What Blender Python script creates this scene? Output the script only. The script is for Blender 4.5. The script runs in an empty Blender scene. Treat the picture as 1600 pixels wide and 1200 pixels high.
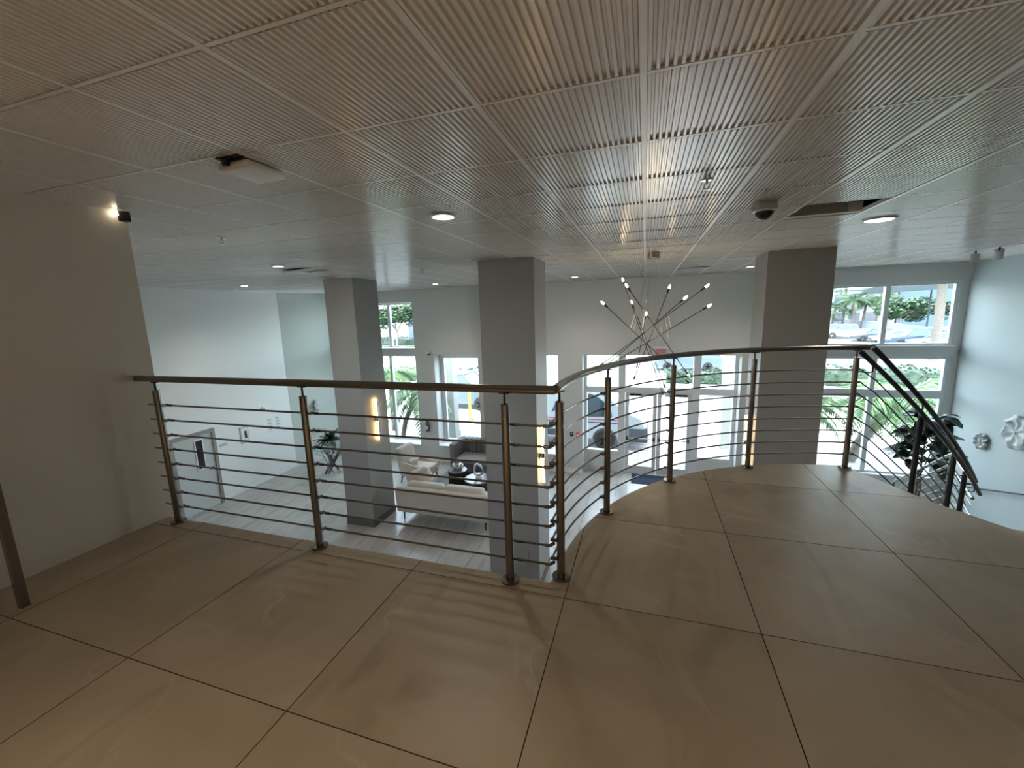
import bpy, bmesh, math, random
from mathutils import Vector, Matrix, noise
random.seed(7)
S = bpy.context.scene
C = bpy.context.collection
PI = math.pi
V = Vector

# ------------------------------------------------------------------ camera
FPX = 643.55
CE = 2.291            # ceiling plane
ZL = -3.0             # lobby floor
cd = bpy.data.cameras.new('camera'); cam = bpy.data.objects.new('camera', cd); C.objects.link(cam)
cd.sensor_width = 36; cd.lens = FPX / 1600 * 36; cd.clip_start = .02; cd.clip_end = 400
RC = Matrix(((0.9525475, -0.3035008, -0.0232482), (0.3029430, 0.9378121, 0.1695114), (-0.0296444, -0.1685105, 0.9852540)))
cam.matrix_world = Matrix.Translation((0, 0, 1.5)) @ Matrix((
    (RC[0][0], RC[0][2], -RC[0][1]), (RC[1][0], RC[1][2], -RC[1][1]), (RC[2][0], RC[2][2], -RC[2][1]))).to_4x4()
S.camera = cam

# ------------------------------------------------------------------ world, sun, exposure
W = bpy.data.worlds.new('world'); S.world = W; W.use_nodes = True
wn = W.node_tree.nodes; wl = W.node_tree.links
bg = wn['Background']; sky = wn.new('ShaderNodeTexSky'); sky.sky_type = 'NISHITA'
sky.sun_disc = False; sky.sun_elevation = math.radians(62); sky.sun_rotation = math.radians(190); sky.air_density = 1.0
hs = wn.new('ShaderNodeHueSaturation'); hs.inputs['Saturation'].default_value = .38; wl.new(sky.outputs[0], hs.inputs['Color']); wl.new(hs.outputs[0], bg.inputs[0]); bg.inputs[1].default_value = 1.6
sl = bpy.data.lights.new('sun', 'SUN'); sl.energy = 5.5; sl.angle = math.radians(.8); sl.color = (1, .96, .9)
so = bpy.data.objects.new('sun', sl); C.objects.link(so); so.location = (0, -5, 30)
so.rotation_euler = (math.radians(24), 0, math.radians(-10))     # light travels towards +Y and down
S.view_settings.view_transform = 'Standard'; S.view_settings.look = 'None'
S.view_settings.exposure = 1.35; S.view_settings.gamma = 1; S.view_settings.use_curve_mapping = False
S.cycles.max_bounces = 10; S.cycles.diffuse_bounces = 6; S.cycles.transparent_max_bounces = 16

# ------------------------------------------------------------------ materials
def mat(name, col, rough=.6, metal=0, spec=.5, emit=0, var=0, scale=8, bump=0, bscale=60, coat=0, alt=None, coords='Object', stretch=None):
    m = bpy.data.materials.new(name); m.use_nodes = True
    n = m.node_tree.nodes; l = m.node_tree.links; b = n['Principled BSDF']
    c4 = (col[0], col[1], col[2], 1)
    b.inputs['Base Color'].default_value = c4; b.inputs['Roughness'].default_value = rough
    b.inputs['Metallic'].default_value = metal; b.inputs['Specular IOR Level'].default_value = spec
    if coat: b.inputs['Coat Weight'].default_value = coat; b.inputs['Coat Roughness'].default_value = .08
    if emit: b.inputs['Emission Color'].default_value = c4; b.inputs['Emission Strength'].default_value = emit
    if var or bump:
        tc = n.new('ShaderNodeTexCoord'); mp = n.new('ShaderNodeMapping'); l.new(tc.outputs[coords], mp.inputs[0])
        if stretch: mp.inputs['Scale'].default_value = stretch
    if var:
        nz = n.new('ShaderNodeTexNoise'); nz.inputs['Scale'].default_value = scale; nz.inputs['Detail'].default_value = 5
        l.new(mp.outputs[0], nz.inputs['Vector'])
        r = n.new('ShaderNodeMix'); r.data_type = 'RGBA'
        a = alt or tuple(x * (1 - var) for x in col)
        r.inputs[6].default_value = c4; r.inputs[7].default_value = (a[0], a[1], a[2], 1)
        mr = n.new('ShaderNodeMapRange'); mr.inputs[1].default_value = .35; mr.inputs[2].default_value = .65
        l.new(nz.outputs[0], mr.inputs[0]); l.new(mr.outputs[0], r.inputs[0]); l.new(r.outputs[2], b.inputs['Base Color'])
    if bump:
        nb = n.new('ShaderNodeTexNoise'); nb.inputs['Scale'].default_value = bscale
        l.new(mp.outputs[0], nb.inputs['Vector'])
        bp = n.new('ShaderNodeBump'); bp.inputs['Strength'].default_value = bump; bp.inputs['Distance'].default_value = .004
        l.new(nb.outputs[0], bp.inputs['Height']); l.new(bp.outputs[0], b.inputs['Normal'])
    return m

def stone_mat(name, base, dark, light, rough, vein, scale=1.0, stretch=(1, 1, 1)):
    m = bpy.data.materials.new(name); m.use_nodes = True
    n = m.node_tree.nodes; l = m.node_tree.links; b = n['Principled BSDF']
    geo = n.new('ShaderNodeNewGeometry'); oi = n.new('ShaderNodeObjectInfo')
    mul = n.new('ShaderNodeVectorMath'); mul.operation = 'SCALE'; mul.inputs['Scale'].default_value = 1
    cmb = n.new('ShaderNodeCombineXYZ')
    mm = n.new('ShaderNodeMath'); mm.operation = 'MULTIPLY'; mm.inputs[1].default_value = 40
    l.new(oi.outputs['Random'], mm.inputs[0]); l.new(mm.outputs[0], cmb.inputs[0]); l.new(mm.outputs[0], cmb.inputs[2])
    add = n.new('ShaderNodeVectorMath'); add.operation = 'ADD'
    l.new(geo.outputs['Position'], add.inputs[0]); l.new(cmb.outputs[0], add.inputs[1])
    mp = n.new('ShaderNodeMapping'); mp.inputs['Scale'].default_value = stretch; mp.inputs['Rotation'].default_value = (0, 0, .35)
    l.new(add.outputs[0], mp.inputs[0])
    n1 = n.new('ShaderNodeTexNoise'); n1.inputs['Scale'].default_value = 1.3 * scale; n1.inputs['Detail'].default_value = 6; n1.inputs['Distortion'].default_value = 1.2
    n2 = n.new('ShaderNodeTexNoise'); n2.inputs['Scale'].default_value = 1.6 * scale; n2.inputs['Detail'].default_value = 6; n2.inputs['Distortion'].default_value = 1.0
    l.new(mp.outputs[0], n1.inputs['Vector']); l.new(mp.outputs[0], n2.inputs['Vector'])
    cr = n.new('ShaderNodeValToRGB'); e = cr.color_ramp.elements
    e[0].position = .3; e[0].color = (*dark, 1); e[1].position = .7; e[1].color = (*base, 1)
    l.new(n1.outputs[0], cr.inputs[0])
    # thin veins where the second noise crosses one half
    s1 = n.new('ShaderNodeMath'); s1.operation = 'SUBTRACT'; s1.inputs[1].default_value = .5; l.new(n2.outputs[0], s1.inputs[0])
    s2 = n.new('ShaderNodeMath'); s2.operation = 'ABSOLUTE'; l.new(s1.outputs[0], s2.inputs[0])
    mr = n.new('ShaderNodeMapRange'); mr.inputs[1].default_value = 0; mr.inputs[2].default_value = .03; mr.inputs[3].default_value = vein; mr.inputs[4].default_value = 0
    l.new(s2.outputs[0], mr.inputs[0])
    mk = n.new('ShaderNodeMath'); mk.operation = 'MULTIPLY'; l.new(mr.outputs[0], mk.inputs[0])
    n3 = n.new('ShaderNodeTexNoise'); n3.inputs['Scale'].default_value = 2.1; l.new(mp.outputs[0], n3.inputs['Vector'])
    m3 = n.new('ShaderNodeMapRange'); m3.inputs[1].default_value = .5; m3.inputs[2].default_value = .7; l.new(n3.outputs[0], m3.inputs[0]); l.new(m3.outputs[0], mk.inputs[1])
    mx = n.new('ShaderNodeMix'); mx.data_type = 'RGBA'; mx.inputs[7].default_value = (*light, 1)
    # smoky dark streaks
    mp2 = n.new('ShaderNodeMapping'); mp2.inputs['Scale'].default_value = (stretch[0] * 2.6, stretch[1] * .8, 1); mp2.inputs['Rotation'].default_value = (0, 0, -.55); l.new(add.outputs[0], mp2.inputs[0])
    n4 = n.new('ShaderNodeTexNoise'); n4.inputs['Scale'].default_value = 1.2; n4.inputs['Detail'].default_value = 7; n4.inputs['Distortion'].default_value = 1.5; l.new(mp2.outputs[0], n4.inputs['Vector'])
    m4 = n.new('ShaderNodeMapRange'); m4.inputs[1].default_value = .56; m4.inputs[2].default_value = .72; m4.inputs[4].default_value = .5; l.new(n4.outputs[0], m4.inputs[0])
    mxd = n.new('ShaderNodeMix'); mxd.data_type = 'RGBA'; mxd.inputs[7].default_value = (dark[0] * .72, dark[1] * .70, dark[2] * .66, 1)
    l.new(cr.outputs[0], mxd.inputs[6]); l.new(m4.outputs[0], mxd.inputs[0])
    l.new(mxd.outputs[2], mx.inputs[6]); l.new(mk.outputs[0], mx.inputs[0]); l.new(mx.outputs[2], b.inputs['Base Color'])
    b.inputs['Roughness'].default_value = rough
    return m

def glass_mat(name, tint, gloss=.06):
    m = bpy.data.materials.new(name); m.use_nodes = True
    n = m.node_tree.nodes; l = m.node_tree.links; n.remove(n['Principled BSDF']); o = n['Material Output']
    t = n.new('ShaderNodeBsdfTransparent'); t.inputs[0].default_value = (*tint, 1)
    g = n.new('ShaderNodeBsdfGlossy'); g.inputs['Roughness'].default_value = .02
    f0 = n.new('ShaderNodeLayerWeight'); f0.inputs[0].default_value = .5
    f1 = n.new('ShaderNodeMath'); f1.operation = 'POWER'; f1.inputs[1].default_value = 5; l.new(f0.outputs['Facing'], f1.inputs[0])
    f = n.new('ShaderNodeMath'); f.operation = 'MULTIPLY_ADD'; f.inputs[1].default_value = .85; f.inputs[2].default_value = .035; l.new(f1.outputs[0], f.inputs[0])
    x = n.new('ShaderNodeMixShader'); l.new(f.outputs[0], x.inputs[0]); l.new(t.outputs[0], x.inputs[1]); l.new(g.outputs[0], x.inputs[2]); l.new(x.outputs[0], o.inputs[0])
    return m

M = {}
M['white'] = mat('white_paint', (.80, .80, .78), .7, bump=.25, bscale=220)
M['bluegrey'] = mat('pale_blue_grey_paint', (.45, .495, .50), .7, bump=.25, bscale=220)
M['dim'] = mat('bounce_cut_dark', (.16, .15, .14), .7)  # dark tone on unseen walls, added to cut bounce light on the columns
M['green'] = mat('pale_green_wall', (.66, .72, .68), .7)  # greener, slightly darker tone on the angled end of the left wall
M['taupe'] = mat('taupe_wall_paint', (.66, .62, .55), .65, bump=.3, bscale=200)
M['facade'] = mat('grey_paint', (.60, .61, .60), .7, bump=.2, bscale=200)
M['col'] = mat('column_wallcovering', (.27, .26, .245), .42, bump=.4, bscale=90, stretch=(1, 1, .1))
M['base_dark'] = mat('dark_base', (.09, .085, .08), .4)
M['trim'] = mat('white_trim', (.82, .83, .82), .45)
M['panel'] = mat('ceiling_panel_enamel', (.66, .64, .61), .22, spec=.5)
M['bar'] = mat('ceiling_bar_enamel', (.66, .65, .62), .3)
M['plenum'] = mat('plenum_dark', (.05, .05, .05), .9)
M['duct'] = mat('galvanised_duct', (.5, .5, .48), .5, metal=.3)
M['steel'] = mat('brushed_steel', (.29, .27, .25), .22, metal=1)
M['steel_dark'] = mat('dark_steel', (.07, .07, .075), .3, metal=1)
M['mezz'] = stone_mat('beige_marble_tile', (.57, .485, .36), (.44, .36, .25), (.69, .61, .48), .38, .6)
M['grout'] = mat('brown_grout', (.10, .06, .035), .8)
M['lobby'] = stone_mat('grey_travertine_tile', (.47, .45, .42), (.37, .355, .33), (.56, .55, .53), .24, .2, 1.0, (2.2, .7, 1))
M['grout2'] = mat('grey_grout', (.13, .125, .115), .8)
M['alu'] = mat('painted_aluminium', (.62, .66, .68), .4)
M['glass'] = glass_mat('window_glass', (.76, .82, .82))
M['black'] = mat('black_plastic', (.015, .015, .017), .4)
M['white_p'] = mat('white_plastic', (.75, .75, .73), .4)
M['chrome'] = mat('chrome', (.7, .7, .7), .1, metal=1)
M['cream'] = mat('cream_linen', (.52, .46, .395), .9, bump=.4, bscale=400)
M['creamd'] = mat('cream_cushion', (.60, .555, .49), .9, bump=.4, bscale=300)
M['greyv'] = mat('grey_velvet', (.16, .165, .185), .7)
M['greyc'] = mat('grey_seat_fabric', (.30, .29, .30), .8)
M['legd'] = mat('dark_wood_leg', (.02, .015, .012), .4)
M['drum'] = mat('dark_navy_lacquer', (.012, .013, .022), .35)
M['drumtop'] = mat('grey_stone_top', (.20, .19, .21), .25, var=.3, scale=6)
M['silver'] = mat('silver_leaf', (.6, .6, .6), .2, metal=1)
M['glassd'] = glass_mat('clear_glass', (.90, .95, .95))
M['rug'] = mat('patterned_rug', (.52, .52, .52), .95, var=.5, scale=1.6, alt=(.16, .19, .22), bump=.5, bscale=300)
M['leafd'] = mat('dark_leaf', (.015, .045, .02), .35, var=.5, scale=9)
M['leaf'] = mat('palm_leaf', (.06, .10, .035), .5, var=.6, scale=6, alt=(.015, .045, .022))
M['leafn'] = mat('sunlit_palm_leaf', (.15, .24, .07), .5, var=.6, scale=6, alt=(.04, .11, .04))  # sunlight put into a brighter leaf colour for the palms near the windows
M['leaf2'] = mat('tree_leaf', (.055, .10, .04), .55, var=.6, scale=3, alt=(.012, .035, .02))
M['hedge'] = mat('hedge_leaf', (.04, .07, .035), .6, var=.6, scale=5, alt=(.012, .03, .02))
M['trunk'] = mat('palm_trunk', (.14, .115, .095), .9, var=.5, scale=14, bump=.8, bscale=20)
M['bark'] = mat('bark', (.22, .18, .15), .9, var=.4, scale=12)
M['bulb'] = mat('lit_bulb', (1, .72, .42), emit=14)
M['led'] = mat('lit_downlight_lens', (1, .93, .84), emit=9)
M['sconce'] = mat('lit_sconce_tube', (1, .62, .25), emit=9)
M['spark'] = mat('lens_glint', (1, .85, .6), emit=4)  # emission paints the bright glint on the corner device
M['red'] = mat('red_letters', (.75, .05, .08), .5)
M['exitred'] = mat('lit_red_letters', (.9, .03, .07), emit=.25)
M['exitplate'] = glass_mat('clear_acrylic', (.85, .88, .88))
M['mat'] = mat('navy_door_mat', (.006, .018, .045), .95, bump=.5, bscale=300)
M['matl'] = mat('blue_mat_letters', (.022, .05, .10), .95)
M['door'] = mat('light_grey_door', (.52, .53, .52), .5)
M['doorf'] = mat('taupe_door_frame', (.27, .24, .21), .5)
M['darkglass'] = mat('dark_glass', (.01, .012, .014), .08)
M['autoglass'] = mat('tinted_car_glass', (.03, .05, .06), .05)
M['tyre'] = mat('tyre_rubber', (.008, .008, .008), .8)
M['rim'] = mat('alloy_rim', (.5, .5, .52), .3, metal=.8)
M['vanw'] = mat('white_van_paint', (.40, .42, .42), .4, coat=.5)
M['carW'] = mat('white_car_paint', (.15, .16, .17), .3, coat=.6)
M['carB'] = mat('steel_blue_car_paint', (.02, .04, .07), .3, coat=.6)
M['carD'] = mat('dark_grey_car_paint', (.03, .04, .055), .3, coat=.6)
M['carS'] = mat('silver_car_paint', (.10, .125, .14), .3, metal=.4, coat=.6)
M['blue'] = mat('blue_decal', (.01, .05, .27), .4)
M['redd'] = mat('red_decal', (.50, .03, .08), .4)
M['navy'] = mat('navy_decal', (.03, .04, .18), .4)
M['plast'] = mat('dark_bumper', (.05, .055, .06), .6)
M['lamp'] = mat('head_lamp', (.75, .8, .85), .1)
M['pave'] = mat('pale_concrete', (.40, .38, .37), .85, var=.15, scale=.8)
M['road'] = mat('sunbleached_asphalt', (.20, .205, .21), .9, var=.2, scale=.5)
M['lot'] = mat('parking_lot_asphalt', (.10, .095, .092), .9, var=.2, scale=.4)
M['grass'] = mat('verge_grass', (.26, .33, .12), .95, var=.5, scale=2)
M['bwall'] = mat('white_stucco', (.22, .235, .26), .8)
M['bblue'] = mat('blue_grey_stucco', (.05, .08, .15), .8)
M['bwin'] = mat('far_window_glass', (.05, .06, .08), .15)
M['canopy'] = mat('dark_canopy', (.02, .028, .032), .8)
M['yellow'] = mat('yellow_bollard_paint', (.75, .60, .03), .5)
M['cer'] = mat('white_ceramic', (.44, .455, .455), .35)
M['twig'] = mat('dark_iron', (.04, .035, .03), .5)
M['cream_post'] = mat('cream_post_paint', (.26, .27, .25), .7)
M['curb'] = mat('kerb_concrete', (.46, .46, .45), .9)
M['cone'] = mat('lavender_dress', (.30, .26, .36), .8)
M['skin'] = mat('skin', (.36, .22, .16), .6)

# ------------------------------------------------------------------ helpers
def tag(o, label=None, cat=None, group=None, kind=None):
    if label: o['label'] = label
    if cat: o['category'] = cat
    if group: o['group'] = group
    if kind: o['kind'] = kind
    return o
def thing(name, loc, label, cat, group=None, rz=0):
    o = bpy.data.objects.new(name, None); C.objects.link(o); o.location = loc; o.rotation_euler = (0, 0, rz); o.empty_display_size = .1
    return tag(o, label, cat, group)
def link(o, parent=None):
    C.objects.link(o)
    if parent is not None: o.parent = parent
    return o
def copy_tree(o, parent=None):
    c = o.copy(); C.objects.link(c); c.parent = parent
    for ch in list(o.children): copy_tree(ch, c)
    return c

class B:
    """collects shapes and links them as ONE mesh object"""
    def __init__(s): s.v = []; s.f = []; s.sm = []; s.mi = []; s.cm = 0; s.mats = []
    def use(s, m):
        if m not in s.mats: s.mats.append(m)
        s.cm = s.mats.index(m); return s
    def add(s, vs, fs, smooth=False):
        k = len(s.v); s.v += [tuple(p) for p in vs]
        for f in fs: s.f.append([i + k for i in f]); s.sm.append(smooth); s.mi.append(s.cm)
        return s
    def box(s, a, b, mtx=None):
        x0, y0, z0 = a; x1, y1, z1 = b
        vs = [V(p) for p in ((x0, y0, z0), (x1, y0, z0), (x1, y1, z0), (x0, y1, z0), (x0, y0, z1), (x1, y0, z1), (x1, y1, z1), (x0, y1, z1))]
        if mtx: vs = [mtx @ p for p in vs]
        return s.add(vs, [(0, 3, 2, 1), (4, 5, 6, 7), (0, 1, 5, 4), (1, 2, 6, 5), (2, 3, 7, 6), (3, 0, 4, 7)])
    def rbox(s, a, b, r=.03, seg=3, mtx=None, fn=None):
        bm = bmesh.new(); bmesh.ops.create_cube(bm, size=1)
        c = [(a[i] + b[i]) / 2 for i in range(3)]; d = [b[i] - a[i] for i in range(3)]
        for v in bm.verts: v.co = V((v.co.x * d[0] + c[0], v.co.y * d[1] + c[1], v.co.z * d[2] + c[2]))
        bmesh.ops.bevel(bm, geom=list(bm.edges), offset=min(r, min(d) * .49), segments=seg, profile=.5, affect='EDGES')
        bm.verts.index_update()
        vs = [v.co.copy() for v in bm.verts]
        if fn: vs = [V(fn(p)) for p in vs]
        if mtx: vs = [mtx @ p for p in vs]
        fs = [[v.index for v in f.verts] for f in bm.faces]; bm.free()
        return s.add(vs, fs, True)
    def prism(s, poly, z0, z1, mtx=None):
        n = len(poly); vs = [V((x, y, z0)) for x, y in poly] + [V((x, y, z1)) for x, y in poly]
        if mtx: vs = [mtx @ p for p in vs]
        return s.add(vs, [list(range(n))[::-1], list(range(n, 2 * n))] + [(i, (i + 1) % n, n + (i + 1) % n, n + i) for i in range(n)])
    def tube(s, pts, r, seg=8, cap=True, flat=1.0, smooth=True):
        pts = [V(p) for p in pts]; n = len(pts); rr = r if isinstance(r, (list, tuple)) else [r] * n
        vs = []; prev = None
        for i, p in enumerate(pts):
            d = (pts[min(i + 1, n - 1)] - pts[max(i - 1, 0)]).normalized()
            up = V((0, 0, 1)) if abs(d.z) < .95 else V((1, 0, 0))
            if prev is not None and abs(prev.dot(d)) < .95: a = (prev - d * prev.dot(d)).normalized()
            else: a = d.cross(up).normalized()
            b = d.cross(a); prev = a
            for k in range(seg):
                t = 2 * PI * k / seg; vs.append(p + a * math.cos(t) * rr[i] + b * math.sin(t) * rr[i] * flat)
        fs = [(i * seg + k, i * seg + (k + 1) % seg, (i + 1) * seg + (k + 1) % seg, (i + 1) * seg + k) for i in range(n - 1) for k in range(seg)]
        s.add(vs, fs, smooth)
        if cap: 
            s.add(vs[:seg], [list(range(seg))[::-1]]); s.add(vs[-seg:], [list(range(seg))])
        return s
    def lathe(s, prof, seg=20, c=(0, 0, 0), mtx=None, smooth=True):
        n = len(prof); vs = []
        for r, z in prof:
            for k in range(seg):
                t = 2 * PI * k / seg; vs.append(V((c[0] + r * math.cos(t), c[1] + r * math.sin(t), c[2] + z)))
        if mtx: vs = [mtx @ p for p in vs]
        fs = [(i * seg + k, i * seg + (k + 1) % seg, (i + 1) * seg + (k + 1) % seg, (i + 1) * seg + k) for i in range(n - 1) for k in range(seg)]
        fs.append(list(range(seg))[::-1]); fs.append([(n - 1) * seg + k for k in range(seg)])
        return s.add(vs, fs, smooth)
    def mesh(s, name, m):
        me = bpy.data.meshes.new(name); me.from_pydata(s.v, [], s.f)
        me.polygons.foreach_set('use_smooth', s.sm)
        if s.mats:
            for x in s.mats: me.materials.append(M[x])
            me.polygons.foreach_set('material_index', s.mi)
        else: me.materials.append(M[m])
        me.update()
        if any(s.sm):
            try: me.set_sharp_from_angle(angle=math.radians(42))
            except Exception: pass
        return me
    def obj(s, name, m=None, parent=None):
        return link(bpy.data.objects.new(name, s.mesh(name, m)), parent)

def struct(o): o['kind'] = 'structure'; return o
def rotz(a, c=(0, 0, 0)): return Matrix.Translation(c) @ Matrix.Rotation(a, 4, 'Z')
def letters(txt, name, m, parent, size, mtx, ext=.002):
    cu = bpy.data.curves.new(name, 'FONT'); cu.body = txt; cu.size = size; cu.extrude = ext; cu.align_x = 'CENTER'; cu.align_y = 'CENTER'
    o = bpy.data.objects.new(name, cu); C.objects.link(o)
    bpy.context.view_layer.update()
    me = bpy.data.meshes.new_from_object(o.evaluated_get(bpy.context.evaluated_depsgraph_get()))
    bpy.data.objects.remove(o)
    me.transform(mtx); me.materials.clear(); me.materials.append(M[m])
    return link(bpy.data.objects.new(name, me), parent)

# ------------------------------------------------------------------ room shell
FY0, FY1, GY = 11.05, 11.55, 11.45        # inner and outer face of the street facade, plane of the glass
HB = .31                                   # underside of the solid band above the lower windows
top = CE
# lobby floor with plank tiles
lf = struct(B().box((-10.4, 1.0, ZL - .2), (6.7, FY1, ZL - .012)).obj('floor', 'grout2'))
k = 0; tilemesh = B().box((-.2965, -.5965, -.012), (.2965, .5965, 0)).mesh('tile', 'lobby')
for i in range(-17, 11):
    for j in range(2, 10):
        cx = i * .6 + .3; cy = j * 1.2 + (.6 if i % 2 else 0)
        if cx - .3 < -10.3 or cy + .6 < 2.2 or cy - .6 > FY0 or cx > 6.6: continue
        o = bpy.data.objects.new('tile', tilemesh); link(o, lf); o.location = (cx, min(cy, 11.5 - .55), ZL)
        if cy + .6 > FY1: o.scale = (1, (FY1 - (cy - .6)) / 1.2, 1); o.location.y = (FY1 + cy - .6) / 2
# upper landing slab with its clipped marble tiles
CCx, CCy, RR = 1.914, 2.059, 2.338
edgeR = RR + .045
outline = [(-3.55, -3.2), (6.5, -3.2), (6.5, 2.06), (2.80, 2.06), (2.44, 2.94), (1.84, 4.36)]
n_arc = 26
for q in range(n_arc + 1):
    t = math.radians(92.5 + (179.6 - 92.5) * q / n_arc)
    outline.append((CCx + edgeR * math.cos(t), CCy + edgeR * math.sin(t)))
outline += [(-.475, 2.055), (-3.55, 2.055)]
slab = struct(B().prism(outline, -.32, -.012).obj('floor', 'grout'))
tag(struct(B().prism([(x, y) for x, y in outline], -.36, -.3205).obj('trim_slab_soffit', 'white')))
def clip(poly, ax, val, keep_less):
    out = []
    for i in range(len(poly)):
        a = poly[i]; b = poly[(i + 1) % len(poly)]
        ia = (a[ax] <= val) == keep_less; ib = (b[ax] <= val) == keep_less
        if ia: out.append(a)
        if ia != ib:
            t = (val - a[ax]) / (b[ax] - a[ax]); out.append((a[0] + t * (b[0] - a[0]), a[1] + t * (b[1] - a[1])))
    return out
TP = .9222; g = .0022
for i in range(-3, 9):
    for j in range(-5, 4):
        x0 = -2.2164 + TP * (i) + g; x1 = x0 + TP - 2 * g; y0 = 1.023 + .923 * j + g; y1 = y0 + .923 - 2 * g
        p = outline
        for ax, val, kl in ((0, x0, False), (0, x1, True), (1, y0, False), (1, y1, True)):
            p = clip(p, ax, val, kl)
            if len(p) < 3: break
        if len(p) < 3: continue
        q = []
        for c in p:
            if not q or (V(c) - V(q[-1])).length > 1e-4: q.append(c)
        if len(q) > 2 and (V(q[0]) - V(q[-1])).length < 1e-4: q.pop()
        if len(q) < 3: continue
        area = abs(sum(q[a][0] * q[(a + 1) % len(q)][1] - q[(a + 1) % len(q)][0] * q[a][1] for a in range(len(q)))) / 2
        if area < .0008: continue
        n_ = len(q); b = B().use('mezz'); b.add([(x_, y_, 0) for x_, y_ in q], [list(range(n_))])
        b.use('grout').add([(x_, y_, z_) for z_ in (-.012, -.0001) for x_, y_ in q], [(i_, (i_ + 1) % n_, n_ + (i_ + 1) % n_, n_ + i_) for i_ in range(n_)])
        b.obj('tile', None, slab)
# walls
struct(B().box((-3.75, -3.2, -.36), (-3.55, 2.13, top)).obj('wall_landing_left', 'taupe'))
struct(B().box((-10.4, -3.4, ZL), (6.7, -3.2, top)).obj('wall_back', 'dim'))
struct(B().box((6.5, -3.2, ZL), (6.7, FY1, top)).obj('wall_right', 'bluegrey'))
struct(B().box((-10.4, .9, ZL), (6.5, 1.0, -.36)).obj('wall_under_landing', 'dim'))
struct(B().prism([(-9.80, 1.0), (-10.24, 9.6), (-10.44, 9.6), (-10.0, 1.0)], ZL, top).obj('wall_left', 'white'))
struct(B().prism([(-10.24, 9.6), (-9.62, FY0), (-9.82, FY0 + .05), (-10.44, 9.6)], ZL, top).obj('wall_left_end', 'green'))
struct(B().box((-10.3, -3.2, -.36), (-3.75, -3.0, top)).obj('wall_far_back', 'dim'))
# street facade: solid pieces around the openings
fw = B()
def fb(x0, x1, z0, z1, y0=FY0, y1=FY1): fw.box((x0, y0, z0), (x1, y1, z1))
fb(-10.0, -9.45, ZL, top)                          # left pier
fb(-9.45, -6.66, 1.925, top); fb(-9.45, -6.66, .31, .53); fb(-9.45, -6.66, ZL, -2.52)
fb(-6.66, -6.02, ZL, top)
fb(-6.02, -4.60, HB + .035, top); fb(-6.02, -4.60, ZL, -2.50)
fb(-4.60, -3.40, ZL, top)
fb(-3.40, -2.24, HB + .035, top); fb(-3.40, -2.24, ZL, -2.50)
fb(-2.24, -1.57, ZL, top)
fb(-1.57, 2.25, HB + .035, top)
fb(2.25, 3.20, ZL, top)
FR = 11.34
fb(3.20, 6.5, 1.915, top, FR); fb(3.20, 6.42, .31, .52, FR); fb(3.20, 6.36, ZL, -2.50, FR)
fb(6.36, 6.5, .31, 1.915, GY - .05); fb(6.36, 6.5, ZL, .31, GY - .05)
struct(fw.obj('wall_street', 'facade'))
for n_, (a, b_) in enumerate([((-10.24, 1.0), (-10.24, 9.6))]):
    struct(B().prism([(-9.785, 1.0), (-10.225, 9.6), (-10.24, 9.6), (-9.80, 1.0)], ZL, ZL + .14).obj('baseboard_left', 'trim'))
struct(B().prism([(-10.225, 9.6), (-9.605, FY0), (-9.62, FY0), (-10.24, 9.6)], ZL, ZL + .14).obj('baseboard_left_end', 'trim'))
bb = B()
for x0, x1, y_ in ((-9.6, -1.57, FY0), (2.25, 3.2, FY0), (3.2, 6.5, FR)): bb.box((x0, y_ - .015, ZL), (x1, y_, ZL + .14))
struct(bb.obj('baseboard_street', 'trim'))
struct(B().box((6.485, 2.1, ZL), (6.5, FY0 - .02, ZL + .14)).obj('baseboard_right', 'trim'))
# roof over everything (keeps daylight out of the ceiling void)
struct(B().box((-10.6, -3.5, 2.62), (6.8, FY1 + .1, 2.8)).box((-10.6, -3.5, CE), (-10.45, FY1 + .1, 2.62)).box((6.72, -3.5, CE), (6.8, FY1 + .1, 2.62))
       .box((-10.45, FY1 - .02, CE), (6.72, FY1 + .1, 2.62)).box((-10.45, -3.5, CE), (6.72, -3.35, 2.62)).obj('trim_roof', 'plenum'))

# windows: frames, mullions and panes
def window(name, x0, x1, z0, z1, mull, label=None, fw_=.05, fd=.09, glass_rows=None):
    w = struct(B().box((x0, GY - .03, z0), (x0 + fw_, GY + .06, z1)).box((x1 - fw_, GY - .03, z0), (x1, GY + .06, z1))
               .box((x0 + fw_, GY - .03, z0), (x1 - fw_, GY + .06, z0 + fw_)).box((x0 + fw_, GY - .03, z1 - fw_), (x1 - fw_, GY + .06, z1)).obj(name, 'alu'))
    mull = sorted(mull); xs = [x0 + fw_]
    for c, wd in mull:
        B().box((c - wd / 2, GY - .05, z0 + fw_), (c + wd / 2, GY + .05, z1 - fw_)).obj('mullion', 'alu', w)
        xs += [c - wd / 2, c + wd / 2]
    xs.append(x1 - fw_)
    zs = glass_rows or [(z0 + fw_, z1 - fw_)]
    for i in range(0, len(xs), 2):
        for za, zb in zs:
            B().box((xs[i], GY - .004, za), (xs[i + 1], GY + .004, zb)).obj('pane', 'glass', w)
    if glass_rows:
        for (a0, a1), (c0, c1) in zip(glass_rows[:-1], glass_rows[1:]):
            lo, hi = min(a1, c1), max(a0, c0)
            lo, hi = sorted((a0, c1)) if a0 > c1 else sorted((a1, c0))
            for i in range(0, len(xs), 2): B().box((xs[i], GY - .04, lo), (xs[i + 1], GY + .04, hi)).obj('transom', 'alu', w)
    return w
window('window_1', -9.45, -6.66, .53, 1.925, [(-7.72, .09), (-8.75, .09)])
window('window_2', -9.45, -6.66, -2.52, .31, [(-7.78, .09), (-8.75, .09)])
window('window_3', -6.02, -4.60, -2.50, HB + .035, [], fw_=.13)
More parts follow.
